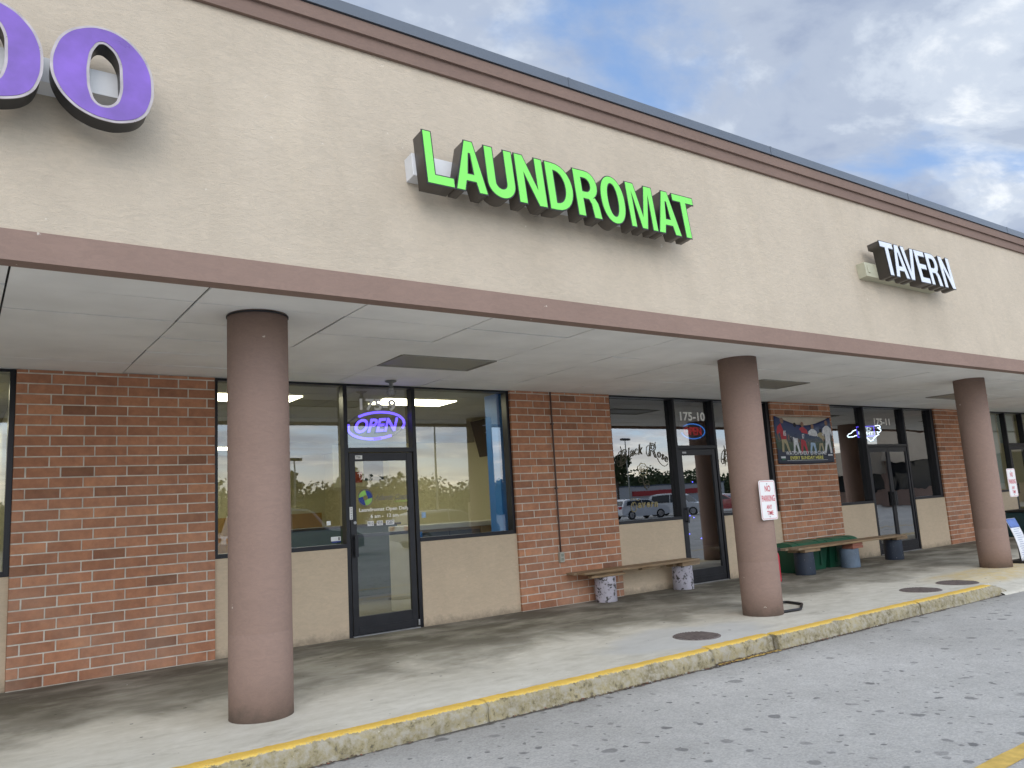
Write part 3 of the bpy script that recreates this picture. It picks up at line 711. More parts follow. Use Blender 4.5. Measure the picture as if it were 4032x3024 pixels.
# handle, lock, exit bar
mb=MB(); mb.box(3.84,3.885,dy-.055,dy-.04,.90,1.16,.004); mb.box(3.852,3.872,dy-.04,dy,.93,.95); mb.box(3.852,3.872,dy-.04,dy,1.11,1.13); mb.build('door_handle',m_door,dr)
mb=MB(); mb.cyl((3.868,dy-.012,1.296),.018,.014,20,axis='y'); mb.build('door_lock',m_alu,dr)
mb=MB(); mb.box(3.87,4.63,dy+.07,dy+.10,1.12,1.16,.005); mb.build('exit_bar',m_door,dr)
mb=MB(); mb.box(4.648,4.668,YF-.015,YF+.01,.03,.10,.004); mb.build('door_hinge',m_alu,dr)
for (d,p,q,s1,y0) in d10+d12+d8:
    mb=MB(); mb.box(p+.02,p+.06,y0-.055,y0-.04,.95,1.2,.004); mb.box(p+.03,p+.05,y0-.04,y0,.97,.99); mb.box(p+.03,p+.05,y0-.04,y0,1.16,1.18); mb.build('door_handle',m_door,d)
for k,(d,p,q,s1,y0) in enumerate(d11):
    a,b=(q-.05,q-.005) if k==0 else (p+.005,p+.05)
    mb=MB(); mb.box(a,b,y0-.05,y0-.035,.93,1.22,.004); mb.box(a+.01,b-.01,y0-.035,y0,.95,.98); mb.box(a+.01,b-.01,y0-.035,y0,1.17,1.2); mb.build('door_handle',m_black,d)
mb=MB(); mb.box(22.35,22.7,8.9,8.905,1.35,1.9); mb.build('door_poster',M_emit('lit_blue_poster',(.05,.12,.4),.6),d12[0][0]); mb=MB(); mb.box(22.40,22.56,8.89,8.895,1.50,1.66); mb.build('door_poster',m_lett,d12[0][0])
mb=MB(); mb.box(9.53,9.62,dy-.004,dy+.001,2.05,2.08); mb.build('door_sticker',m_alu,d10[0][0])
# Black Rose lettering on both windows of 175-10
m_gold=M_plain('dark_gold_outline',(.10,.085,.05),.5,.2)
m_goldl=M_plain('pale_gold_outline',(.40,.33,.16),.5,.2)
def script(pane,x0,y):
    def arcB(px,pz): t=(px-x0)/1.16; return px,pz+.16*math.sin(math.pi*(t*.92+.04))-.03
    def one(ch,a,b,z0,z1,sh=.25): place_text('window_lettering',ch,a,b,z0,z1,y,m_gold,pane,mode='outline',bevel=.022,shear=sh,off=.0,fn=arcB)
    one('B',x0+.05,x0+.22,1.86,2.08); 
    for ch,a,b,h in (('l',.245,.285,.15),('a',.285,.375,.10),('c',.38,.455,.10),('k',.465,.565,.16)): one(ch,x0+a,x0+b,1.925,1.925+h)
    one('R',x0+.68,x0+.86,1.90,2.12)
    for ch,a,b,z in (('o',.875,.955,1.915),('s',.96,1.025,1.905),('e',1.03,1.10,1.895)): one(ch,x0+a,x0+b,z,z+.10)
    mb=MB()
    def sp(pts,n=10):
        out=[]; P=[pts[0]]+pts+[pts[-1]]
        for i in range(1,len(P)-2):
            for k in range(n):
                t=k/n; p0,p1,p2,p3=P[i-1:i+3]
                out.append(tuple(.5*((2*p1[j])+(-p0[j]+p2[j])*t+(2*p0[j]-5*p1[j]+4*p2[j]-p3[j])*t*t+(-p0[j]+3*p1[j]-3*p2[j]+p3[j])*t**3) for j in (0,1)))
        out.append(P[-1]); return out
    def st(pts,r=.0042): mb.tube([(x0+a,y,b) for a,b in sp(pts)],r,6)
    # flourishes
    st([(.17,2.12),(.08,2.10),(.02,2.02),(.0,1.92),(.03,1.87),(.06,1.90),(.05,1.96),(.02,1.93)]); st([(.10,2.18),(.12,2.10),(.16,2.13)])
    st([(.72,2.20),(.66,2.17),(.64,2.08),(.68,2.02),(.72,2.06)]); st([(.74,2.20),(.82,2.19),(.86,2.24)]); st([(.86,2.0),(.93,1.90),(1.02,1.86),(1.10,1.90)])
    st([(.10,1.92),(.10,1.86),(.08,1.84)])
    mb.build('window_lettering',m_gold,pane)
    mb=MB()
    cx,cz=.53,1.82
    st([(cx+.10*math.cos(a)*(1+.13*math.sin(5*a)),cz+.095*math.sin(a)*(1+.1*math.sin(7*a+1))) for a in [2*math.pi*i/28 for i in range(29)]])
    for s,ph in ((.65,.5),(.4,1.8),(.2,2.6)): st([(cx+.095*s*math.cos(a+ph),cz+.01+.07*s*math.sin(a+ph)) for a in [4.6*i/12 for i in range(13)]],.0028)
    mb.build('window_lettering',m_goldl,pane)
    mb=MB()
    st([(cx,cz-.09),(cx-.01,1.62),(cx+.02,1.55),(cx+.06,1.50)],.005)
    mb.build('rose_stem',m_gold,pane)
    for sx,zz in ((-1,1.67),(1,1.63),(1,1.58)):
        mb=MB(); st([(cx,zz-.04),(cx+sx*.05,zz+.02),(cx+sx*.11,zz),(cx+sx*.08,zz-.05),(cx,zz-.04)]); mb.build('rose_leaf',m_gold,pane)
    mb=MB()
    st([(.26,1.33),(.22,1.27),(.24,1.19),(.31,1.20),(.33,1.28),(.29,1.33),(.26,1.28),(.29,1.25)]); st([(.22,1.36),(.30,1.38),(.38,1.35),(.42,1.38)])
    mb.build('window_lettering',m_goldl,pane)
    for ch,a,b in (('a',.36,.44),('v',.45,.53),('e',.55,.62),('r',.64,.70),('n',.71,.79)):
        place_text('window_lettering',ch,x0+a,x0+b,1.235,1.315,y,m_goldl,pane,mode='outline',bevel=.035,shear=.2)
script(p10[0],8.17,YG-.004); script(p10[2],10.55,YG-.004)

# ------------------------------------------------------------ neon signs
m_nb=M_emit('violet_neon',(.13,.08,1.0),2.2); m_nw=M_emit('white_neon',(.70,.90,1),4.5); m_nr=M_emit('red_neon',(.9,.04,.05),.55); m_nc=M_emit('blue_neon',(.04,.25,.8),1.0)
m_led=M_emit('bright_blue_led',(.05,.0,1),3)
t=empty('neon_sign',(0,0,0),'glowing violet OPEN sign with an oval ring behind the 175-9 glass','neon sign')
cx,cz=4.29,2.476
def oval(a0,a1,rx,rz,tilt=.10,n=40): return [(cx+rx*math.cos(R(a0+(a1-a0)*i/n)),8.95,cz+rz*math.sin(R(a0+(a1-a0)*i/n))+tilt*rx*math.cos(R(a0+(a1-a0)*i/n))) for i in range(n+1)]
mb=MB(); mb.tube(oval(-22,128,.385,.165),.016,8); mb.tube(oval(165,300,.385,.165),.016,8); mb.build('neon_tube',m_nb,t)
mb=MB(); mb.tube(oval(262,277,.385,.165,n=6),.017,8); mb.build('neon_tube',m_led,t)
mb=MB(); mb.tube([(x,8.975,z) for x,_,z in oval(0,360,.40,.175)],.012,6); mb.build('backing_frame',m_black,t)
place_text('neon_letters','OPEN',cx-.30,cx+.30,cz-.085,cz+.09,8.945,m_nb,t,off=.03,shear=.3,fn=lambda x,z:(x,z+.06*(x-cx)))
place_text('backing_frame','OPEN',cx-.315,cx+.31,cz-.10,cz+.10,8.97,m_black,t,off=.07,shear=.3,fn=lambda x,z:(x,z+.06*(x-cx)))
t=empty('neon_sign',(0,0,0),'dim red and blue oval OPEN sign behind the 175-10 glass','neon sign')
cx,cz=10.07,2.435
mb=MB(); mb.tube(oval(-40,140,.285,.125,0),.009,8); mb.tube(oval(190,310,.285,.125,0),.009,8); mb.build('neon_tube',m_nc,t)
place_text('neon_letters','OPEN',cx-.22,cx+.20,cz-.065,cz+.07,8.95,m_nr,t,mode='outline',bevel=.018)
mb=MB(); mb.box(cx-.3,cx+.3,8.97,8.975,cz-.15,cz+.15); mb.build('backing_frame',m_black,t)
t=empty('neon_sign',(0,0,0),'white and blue BUD LIGHT neon with a state outline behind the 175-11 glass','neon sign')
def smooth3(P): return P
mb=MB(); 
Y9=8.95
mb.tube([(x,Y9,z) for x,z in [(14.902,2.49),(14.794,2.468),(14.71,2.418),(14.634,2.405),(14.575,2.367),(14.591,2.342),(14.783,2.351),(14.854,2.374),(14.907,2.376)]],.0085,8)
mb.tube([(x,Y9,z) for x,z in [(15.624,2.581),(15.775,2.591),(15.818,2.57),(15.81,2.54),(15.716,2.539)]],.0085,8)
mb.tube([(x,Y9,z) for x,z in [(15.758,2.517),(15.833,2.5),(15.819,2.474),(15.756,2.444),(15.672,2.456)]],.0085,8)
mb.tube([(x,Y9,z) for x,z in [(15.682,2.43),(15.734,2.4),(15.612,2.365),(15.524,2.322),(15.484,2.283),(15.387,2.266),(15.251,2.339)]],.0085,8)
mb.build('neon_tube',m_nw,t)
mb=MB(); mb.tube([(14.935,Y9,2.55),(15.25,Y9,2.563),(15.575,Y9,2.575),(15.57,Y9,2.47),(15.56,Y9,2.372),(15.25,Y9,2.357),(14.945,Y9,2.342),(14.938,Y9,2.45)],.0085,8,True); mb.build('neon_tube',m_nb,t)
place_text('neon_letters','BUD',15.02,15.46,2.475,2.545,Y9,m_nw,t,mode='outline',bevel=.012,off=0)
place_text('neon_letters','LIGHT',14.98,15.53,2.385,2.455,Y9,m_nw,t,mode='outline',bevel=.012,off=0)

# ------------------------------------------------------------ no parking signs
m_refl=M_plain('white_sign_sheeting',(.80,.80,.80),.4,.03); m_red=M_plain('red_sign_ink',(.55,.02,.05),.5,.08)
def rrect(x0,x1,z0,z1,r,n=5):
    out=[]
    for cx,cz,a in ((x1-r,z1-r,0),(x0+r,z1-r,90),(x0+r,z0+r,180),(x1-r,z0+r,270)):
        for i in range(n+1): t_=R(a+90*i/n); out.append((cx+r*math.cos(t_),cz+r*math.sin(t_)))
    return out
def nopark(x0,label):
    t=empty('no_parking_sign',(x0,5.712,1.055),label,'sign','no parking signs on the columns')
    W_,H_=.288,.444
    mb=MB(); mb.prism(rrect(0,W_,0,H_,.03),-.002,.002); mb.build('sign_plate',m_refl,t)
    o=rrect(.010,W_-.010,.010,H_-.010,.024); i=rrect(.0145,W_-.0145,.0145,H_-.0145,.02)
    mb=MB(); n=len(o)
    A=[mb.bm.verts.new((x,-.0026,z)) for x,z in o]; Bv=[mb.bm.verts.new((x,-.0026,z)) for x,z in i]
    for k in range(n): mb.bm.faces.new((A[k],A[(k+1)%n],Bv[(k+1)%n],Bv[k]))
    mb.build('sign_border',m_red,t)
    for s,a,b,z0,z1 in (('NO',.10,.20,.315,.385),('PARKING',.03,.262,.205,.275),('ANY',.098,.196,.118,.167),('TIME',.10,.212,.052,.1)):
        place_text('sign_lettering',s,a,b,z0,z1,-.003,m_red,t,off=.018)
    mb=MB(); mb.cyl((W_/2,-.006,H_-.04),.007,.006,12,axis='y'); mb.cyl((W_/2,-.006,.035),.007,.006,12,axis='y'); mb.build('sign_bolt',m_alu,t)
nopark(7.421,'red and white no parking sign on the middle column, beside the bench'); nopark(13.58,'red and white no parking sign on the farthest column at the right edge')

# ------------------------------------------------------------ game banner
bt=empty('banner',(0,0,0),'sagging football banner reading WATCH EVERY LIVE GAME on the brick pier','banner')
bx0,bx1,bz0,bz1=11.885,13.60,1.835,2.70
def sag(u): return .16*(1-(2*u-1)**2)**1.2
def bpos(u,v,off=0):  # u across, v 0 bottom..1 top
    top=bz1-sag(u)-.01; bot=bz0-.015*math.sin(math.pi*u)
    y=8.672-.012*math.sin(u*9)*(v)-.008*math.sin(v*7+u*4)-off
    return (bx0+(bx1-bx0)*u,y,bot+(top-bot)*v)
def M_banner():
    m,nt,b,v,_=newmat('printed_banner')
    uv=nt.nodes.new('ShaderNodeUVMap'); s=nt.nodes.new('ShaderNodeSeparateXYZ'); link(nt,uv.outputs[0],s.inputs[0])
    vv=math_(nt,'ADD',s.outputs[1],math_(nt,'MULTIPLY_ADD',noise(nt,uv.outputs[0],8,5),.10,-.05))
    col=ramp(nt,vv,[(0,(.012,.018,.04)),(.28,(.012,.02,.05)),(.33,(.03,.06,.035)),(.50,(.045,.08,.05)),(.56,(.05,.07,.09)),(.72,(.03,.055,.13)),(1,(.015,.03,.13))])
    sp=nt.nodes.new('ShaderNodeTexVoronoi'); sp.inputs['Scale'].default_value=6; link(nt,uv.outputs[0],sp.inputs['Vector'])
    glow=math_(nt,'MULTIPLY',ramp(nt,sp.outputs['Distance'],[(.02,1),(.45,0)]),ramp(nt,s.outputs[1],[(.55,0),(.68,1),(.85,1),(.95,0)]))
    col=mixc(nt,math_(nt,'MULTIPLY',glow,.45),col,(.35,.42,.55))
    cr=ramp(nt,noise(nt,uv.outputs[0],40,4),[(.5,0),(.62,1)]); cm=ramp(nt,s.outputs[1],[(.45,0),(.5,1),(.6,1),(.66,0)])
    col=mixc(nt,math_(nt,'MULTIPLY',math_(nt,'MULTIPLY',cr,cm),.6),col,(.22,.20,.19))
    link(nt,col,b.inputs['Base Color']); b.inputs['Roughness'].default_value=.45
    return m
def grid(name,fn,nu,nv,mat,parent,thick=.0015):
    bm=bmesh.new(); uvl=bm.loops.layers.uv.new('UVMap')
    V=[[bm.verts.new(fn(i/nu,j/nv)) for i in range(nu+1)] for j in range(nv+1)]
    for j in range(nv):
        for i in range(nu):
            f=bm.faces.new((V[j][i],V[j][i+1],V[j+1][i+1],V[j+1][i])); f.smooth=True
            for l,(a,b) in zip(f.loops,((i,j),(i+1,j),(i+1,j+1),(i,j+1))): l[uvl].uv=(a/nu,b/nv)
    me=bpy.data.meshes.new(name); bm.to_mesh(me); bm.free(); me.materials.append(mat)
    o=bpy.data.objects.new(name,me); COL.objects.link(o); o.parent=parent
    md=o.modifiers.new('s','SOLIDIFY'); md.thickness=thick; md.offset=1 if thick<0 else -1
    return o
grid('banner_cloth',lambda u,v:bpos(u,v),40,20,M_banner(),bt)
m_cream=M_plain('cream_banner_back',(.50,.45,.37),.7,.1)
grid('banner_back',lambda u,v:(bx0+.08+(bx1-bx0-.16)*u,8.684,bz1-.22+.21*v),20,4,m_cream,bt)
m_pr=M_plain('printed_red',(.45,.03,.05),.5,.25,20); m_pw=M_plain('printed_white',(.66,.68,.72),.5,.25,20); m_ps=M_plain('printed_skin',(.25,.14,.09),.5,.2,20); m_pb=M_plain('printed_pale_blue',(.35,.50,.68),.5,.25,20); m_py=M_plain('printed_yellow',(.75,.72,.16),.5,.1); m_pg=M_plain('printed_gold',(.38,.33,.20),.5,.2,20)
def bpt(x,z,off=.003):   # banner surface point from plain coordinates
    u=(x-bx0)/(bx1-bx0); 
    y=8.672-.012*math.sin(u*9)*((z-bz0)/(bz1-bz0))-.008*math.sin((z-bz0)/(bz1-bz0)*7+u*4)
    return (x,y-off,z)
def player(u,zf,s,top,bot,skin,num,lean=0):
    x=bx0+(bx1-bx0)*u
    def poly(mb,P,off=.004): mb.bm.faces.new([mb.bm.verts.new(bpt(x+a*s*1.3+lean*b*s,zf+b*s,off)) for a,b in P])
    mb=MB(); poly(mb,[(-.045,.29),(-.03,.36),(-.06,.40),(-.09,.50),(-.125,.44),(-.13,.38),(-.16,.30),(-.125,.27),(-.10,.35),(-.075,.27),(-.06,.20),(.06,.20),(.075,.27),(.10,.35),(.125,.27),(.16,.30),(.13,.38),(.125,.44),(.09,.50),(.03,.53),(-.03,.53),(-.09,.50),(-.05,.3)][:0] or [(-.065,.20),(.065,.20),(.08,.36),(.13,.30),(.155,.34),(.12,.47),(.04,.53),(-.04,.53),(-.12,.47),(-.155,.34),(-.13,.30),(-.08,.36)]); mb.build('player_jersey',top,bt)
    mb=MB(); poly(mb,[(-.065,.20),(-.08,.09),(-.11,-.06),(-.06,-.07),(-.02,.10),(.0,.14),(.03,.08),(.06,-.07),(.11,-.06),(.085,.10),(.065,.20)],.0045); mb.build('player_trousers',bot,bt)
    mb=MB(); poly(mb,[(.045*math.cos(t_),.59+.06*math.sin(t_)) for t_ in [2*math.pi*i/14 for i in range(14)]],.005); mb.build('player_head',skin,bt)
    for P in ([(-.155,.34),(-.13,.30),(-.10,.20),(-.135,.19)],[(.13,.30),(.155,.34),(.14,.19),(.105,.2)]):
        mb=MB(); poly(mb,P); mb.build('player_arm',skin,bt)
    if num:
        place_text('jersey_number',num,x-.045*s,x+.045*s,zf+.27*s,zf+.38*s,bpt(x,zf)[1]-.005,m_pw if top is m_pr else m_pb2,bt,off=.03)
m_pb2=M_plain('printed_navy',(.02,.03,.10),.5)
player(.145,2.10,.86,m_pr,m_pg,m_ps,'85',-.1); player(.335,2.07,.78,m_pw,m_pw,m_num,'17'); player(.475,2.06,.82,m_pr,m_pr,m_ps,'87'); player(.635,2.06,.76,m_pw,m_pb,m_ps,'11',.05); player(.78,2.08,.6,m_pg,m_pg,m_num,''); player(.905,2.07,.86,m_pw,m_pw,m_ps,'19')
place_text('banner_lettering','WATCH EVERY LIVE GAME',12.10,13.33,1.985,2.055,8.652,m_pw,bt,off=.02)
place_text('banner_lettering','EVERY SUNDAY HERE',12.22,13.22,1.905,1.965,8.652,m_py,bt,off=.02)
mb=MB(); mb.box(12.12,13.35,8.650,8.651,1.885,1.891); mb.box(11.95,12.08,8.650,8.651,1.93,1.965); mb.box(13.38,13.52,8.650,8.651,1.96,1.99); mb.build('banner_print',m_pw,bt)
mb=MB(); mb.box(11.97,12.07,8.650,8.651,1.90,1.925); mb.build('banner_print',M_plain('printed_green',(.03,.14,.07),.5),bt)

# ------------------------------------------------------------ benches
def M_wood():
    m,nt,b,v,_=newmat('weathered_plank')
    f=noise(nt,v,5,6,.6,(1,9,9),.6); g=noise(nt,v,1.5,3)
    col=mixc(nt,ramp(nt,f,[(.3,0),(.7,1)]),(.17,.105,.052),(.38,.26,.14)); col=mixc(nt,ramp(nt,g,[(.4,0),(.7,.6)]),col,(.30,.25,.19))
    link(nt,col,b.inputs['Base Color']); b.inputs['Roughness'].default_value=.8; bump(nt,b,f,.4,.004); return m
def M_peel(name,base,under,amt):
    m,nt,b,v,_=newmat(name)
    f=noise(nt,v,15,7,.75,(1,1,1),.3); g=noise(nt,v,3,5); k=noise(nt,v,40,4)
    col=mixc(nt,ramp(nt,g,[(.35,0),(.7,1)]),mul(base,.75),mul(base,1.2))
    col=mixc(nt,ramp(nt,f,[(amt,1),(amt+.03,0)]),col,under)
    col=mixc(nt,ramp(nt,k,[(.70,0),(.74,1)]),col,(.7,.7,.7))
    link(nt,col,b.inputs['Base Color']); b.inputs['Roughness'].default_value=.6
    bump(nt,b,math_(nt,'MULTIPLY_ADD',ramp(nt,f,[(amt,0),(amt+.03,1)]),2,k),.5,.004); return m
m_wood=M_wood(); m_pipe1=M_peel('peeling_white_paint',(.46,.44,.50),(.06,.055,.05),.43); m_pipe2=M_peel('navy_painted_concrete',(.022,.034,.058),(.16,.18,.2),.30); m_pipe3=M_peel('grey_blue_painted_concrete',(.13,.18,.245),(.10,.12,.15),.33)
m_redb=M_plain('red_paver',(.30,.12,.08),.8,.15)
def stool(mb,x,y,r,h,seed):
    rn=random.Random(seed); n=40; prof=[(r*.99,0),(r*1.01,.01),(r,.05),(r,h*.5),(r*.985,h-.012),(r*.96,h)]
    rings=[[mb.bm.verts.new((x+(rr+rn.uniform(-.0015,.0015))*math.cos(2*math.pi*i/n),y+(rr+rn.uniform(-.0015,.0015))*math.sin(2*math.pi*i/n),z)) for i in range(n)] for rr,z in prof]
    for a,b in zip(rings,rings[1:]):
        for i in range(n): mb.bm.faces.new((a[i],a[(i+1)%n],b[(i+1)%n],b[i])).smooth=True
    mb.bm.faces.new(rings[-1])
t=empty('bench',(8.1,8.45,0),'plank bench on two peeling white concrete cylinders before the 175-10 door','bench','plank benches along the shops')
def bchild(mb,name,mat,par,loc):
    bmesh.ops.translate(mb.bm,verts=mb.bm.verts,vec=(-loc[0],-loc[1],-loc[2])); return mb.build(name,mat,par)
l1=(8.1,8.45,0)
for x,y,r in ((7.46,8.48,.150),(9.03,8.50,.155)):
    mb=MB(); stool(mb,x,y,r,.345,int(x*10)); bchild(mb,'bench_support',m_pipe1,t,l1)
mb=MB(); mb.box(6.95,9.22,8.30,8.46,.405,.437,.004); bchild(mb,'seat_plank',m_wood,t,l1)
mb=MB(); mb.box(6.90,9.26,8.468,8.63,.402,.434,.004); bchild(mb,'seat_plank',m_wood,t,l1)
mb=MB(); mb.box(7.10,7.72,8.335,8.42,.346,.376,.003); mb.box(7.16,7.66,8.36,8.60,.377,.402,.003); bchild(mb,'wood_block',m_wood,t,l1)
mb=MB(); mb.box(8.88,9.26,8.34,8.44,.346,.403,.003); mb.box(8.80,9.08,8.46,8.6,.346,.400,.003); bchild(mb,'wood_block',m_wood,t,l1)
mb=MB(); mb.box(8.05,8.40,8.34,8.42,.372,.403,.003); bchild(mb,'wood_block',m_wood,t,l1)
t=empty('bench',(12.6,8.0,0),'long plank bench on three dark blue concrete cylinders under the banner','bench','plank benches along the shops')
l1=(12.6,8.0,0)
for x,y,r,h,m in ((11.37,8.01,.158,.36,m_pipe2),(12.67,8.02,.16,.315,m_pipe3),(14.17,8.07,.16,.36,m_pipe2)):
    mb=MB(); stool(mb,x,y,r,h,int(x*10)); bchild(mb,'bench_support',m,t,l1)
mb=MB(); mb.box(11.0,14.25,7.83,8.01,.412,.445,.004); bchild(mb,'seat_plank',m_wood,t,l1)
mb=MB(); mb.box(10.93,14.32,8.02,8.18,.410,.443,.004); bchild(mb,'seat_plank',m_wood,t,l1)
mb=MB(); mb.box(11.20,11.62,7.86,7.96,.362,.411,.003); mb.box(11.15,11.5,8.0,8.15,.362,.409,.003); bchild(mb,'wood_block',m_wood,t,l1)
mb=MB(); mb.box(14.0,14.36,7.88,7.99,.362,.411,.003); mb.box(14.0,14.3,8.02,8.17,.362,.409,.003); bchild(mb,'wood_block',m_wood,t,l1)
mb=MB(); mb.box(12.55,12.86,7.86,8.06,.317,.362,.003); mb.box(12.57,12.87,7.87,8.07,.366,.410,.003); bchild(mb,'paver_block',m_redb,t,l1)

# ------------------------------------------------------------ green bins behind the bench
m_gb=M_plain('green_plastic_bin',(.008,.07,.038),.45,.15,4); m_gl=M_plain('green_bin_lid',(.02,.13,.075),.4,.15,4)
def bin_(x0,x1,label):
    y0,y1=8.22,8.66; t=empty('storage_bin',((x0+x1)/2,(y0+y1)/2,0),label,'storage bin','green bins against the pier'); l=t.location
    mb=MB()
    A=[(x0+.04,y0+.05,.0),(x1-.04,y0+.05,.0),(x1-.04,y1-.02,.0),(x0+.04,y1-.02,.0)]; Bv=[(x0,y0,.39),(x1,y0,.39),(x1,y1,.39),(x0,y1,.39)]
    a=[mb.bm.verts.new(p) for p in A]; b=[mb.bm.verts.new(p) for p in Bv]
    mb.bm.faces.new(a); mb.bm.faces.new(b)
    for i in range(4): mb.bm.faces.new((a[i],a[(i+1)%4],b[(i+1)%4],b[i]))
    for k in range(3): 
        xx=x0+.2+(x1-x0-.4)*k/2; mb.box(xx-.02,xx+.02,y0-.002,y0+.03,.08,.38,.004)
    mb.box(x0-.01,x1+.01,y0-.012,y1,.365,.39,.004)
    bchild(mb,'bin_body',m_gb,t,l)
    mb=MB(); n=14; P=[]
    for i in range(n+1):
        a_=math.pi*i/n; P.append(((y0+y1)/2-(y1-y0)/2*1.03*math.cos(a_),.392+.105*math.sin(a_)**.8))
    mb.sweepx(P,x0-.015,x1+.015); mb.sweepx([(p[0],p[1]+.008) for p in P[1:-1]],x0+.16,x0+.2); mb.sweepx([(p[0],p[1]+.008) for p in P[1:-1]],x1-.2,x1-.16)
    bchild(mb,'bin_lid',m_gl,t,l)
bin_(11.42,12.36,'green plastic bin with rounded lid, left of two behind the bench'); bin_(12.42,13.30,'green plastic bin with rounded lid, right of two behind the bench')

# ------------------------------------------------------------ conduit and socket on the pier
t=empty('electrical_outlet',(6.86,8.67,.58),'grey weatherproof outlet box and conduit on the brick pier beside the bench','outlet')
m_cond=M_plain('painted_conduit',(.10,.065,.055),.6,.2); m_gbox=M_plain('grey_cover_box',(.42,.42,.36),.5,.1)
mb=MB(); mb.box(-.035,.04,-.03,.02,0,.135,.005); mb.build('outlet_box',m_gbox,t)
mb=MB(); mb.box(-.02,.025,-.034,-.029,.02,.06,.002); mb.box(-.02,.025,-.034,-.029,.075,.115,.002); mb.build('outlet_cover',M_plain('grey_outlet_cover',(.26,.27,.22),.5),t)
mb=MB(); mb.tube([(0,0,.13),(.0,.0,.9),(0,0,1.6),(0,0,2.365)],.011,10); mb.box(-.02,.02,-.013,.02,1.0,1.02); mb.box(-.02,.02,-.013,.02,1.9,1.92); mb.build('conduit',m_cond,t)

# ------------------------------------------------------------ drain grates
m_iron=M_plain('rusty_iron_grate',(.17,.14,.13),.7,.3,20)
def grate(x,y,rx,ry,label,ribs=True):
    t=empty('drain_cover',(x,y,0),label,'drain cover','iron covers in the pavement')
    mb=MB(); mb.lathe((0,0,0),[(rx,-.002),(rx,.005),(rx-.012,.007),(rx-.014,-.001),(.002,-.001)],48); mb.build('cover_rim',m_iron,t)
    mb=MB(); k=int(2*rx/.032)
    for i in range(1,k):
        xx=-rx+.02+i*(2*rx-.04)/k; h=math.sqrt(max(0,(rx-.02)**2-xx*xx)); 
        if h>.02: mb.box(xx-.008,xx+.008,-h,h,.004,.013)
    mb.build('cover_ribs',m_iron,t)
grate(6.07,5.60,.235,.235,'round ribbed iron drain cover nearest, in the grey patch by the kerb'); grate(10.22,5.53,.25,.25,'flat dark iron cover, nearer of two beside the far column'); grate(11.12,5.50,.26,.26,'flat dark iron cover, farther of two beside the far column')

# ------------------------------------------------------------ tube frame on the ground
mb=MB(); c=[(7.75,6.30),(8.38,6.28),(8.41,6.25),(8.40,5.98),(7.98,5.76),(7.93,5.76),(7.60,5.85),(7.58,6.2)]
mb.tube([(x,y,.018) for x,y in [(7.70,6.29),(8.36,6.28),(8.40,6.26),(8.415,6.22),(8.36,5.99),(8.33,5.97),(8.02,5.77),(7.97,5.76),(7.66,5.80),(7.62,5.84),(7.66,6.26)]],.016,10,True)
o=mb.build('metal_frame',m_black); tag(o,'black tubular metal frame lying flat behind the middle column','metal frame')
# red extinguisher-like post behind the column
t=empty('red_post',(10.372,7.8,0),'slim red post with a black top, mostly hidden behind the middle column','post')
mb=MB(); mb.lathe((0,0,0),[(.045,0),(.048,.01),(.048,.38),(.04,.42),(.015,.45)],24); mb.build('cylinder',m_red,t)
mb=MB(); mb.box(-.02,.11,-.015,.015,.45,.50,.004); mb.cyl((0,0,.44),.02,.03,12); mb.build('handle',m_black,t)

# ------------------------------------------------------------ pavement sign board and far bin
t=empty('sidewalk_sign',(14.1,5.85,0),'white leaning sidewalk sign with a blue header beside the far column','sidewalk sign')
def brd(u,v): return (-.17+.34*u,-.02+.16*v-.035*math.sin(math.pi*v),.04+.66*v)
m_paper=M_plain('white_printed_panel',(.72,.74,.78),.5,.04); m_hdr=M_plain('blue_header_print',(.10,.18,.48),.5,.2,9); m_txt=M_plain('faint_blue_print',(.42,.46,.56),.6)
grid('sign_panel',brd,6,12,m_paper,t,.006)
grid('sign_header',lambda u,v:(brd(u,.78+.215*v)[0],brd(u,.78+.215*v)[1]-.004,brd(u,.78+.215*v)[2]),6,5,m_hdr,t)
rn=random.Random(9)
mb=MB()
for i in range(14):
    v=.08+.05*i; a=rn.uniform(.12,.3); b=rn.uniform(.6,.9)
    P=[brd(a,v),brd(b,v),brd(b,v+.018),brd(a,v+.018)]; mb.quad(*[(p[0],p[1]-.004,p[2]) for p in P])
mb.build('sign_print',m_txt,t)
mb=MB(); mb.box(-.2,.42,-.10,.22,0,.035,.01); mb.tube([(-.18,.15,.03),(-.18,.16,.66)],.01,8); mb.tube([(.18,.15,.03),(.18,.16,.66)],.01,8); mb.build('sign_base',m_black,t)
m_teal=M_plain('dark_teal_plastic',(.012,.05,.06),.45,.15)
t=empty('trash_bin',(20.9,8.2,0),'dark teal waste bin under the last visible window behind the far column','trash bin')
mb=MB(); mb.box(-1.0,1.4,-.35,.35,0,.55,.03); mb.build('bin_body',m_teal,t)
mb=MB(); mb.box(-1.02,1.42,-.37,.37,.552,.60,.01); mb.build('bin_lid',M_plain('black_bin_lid',(.01,.014,.016),.5),t)

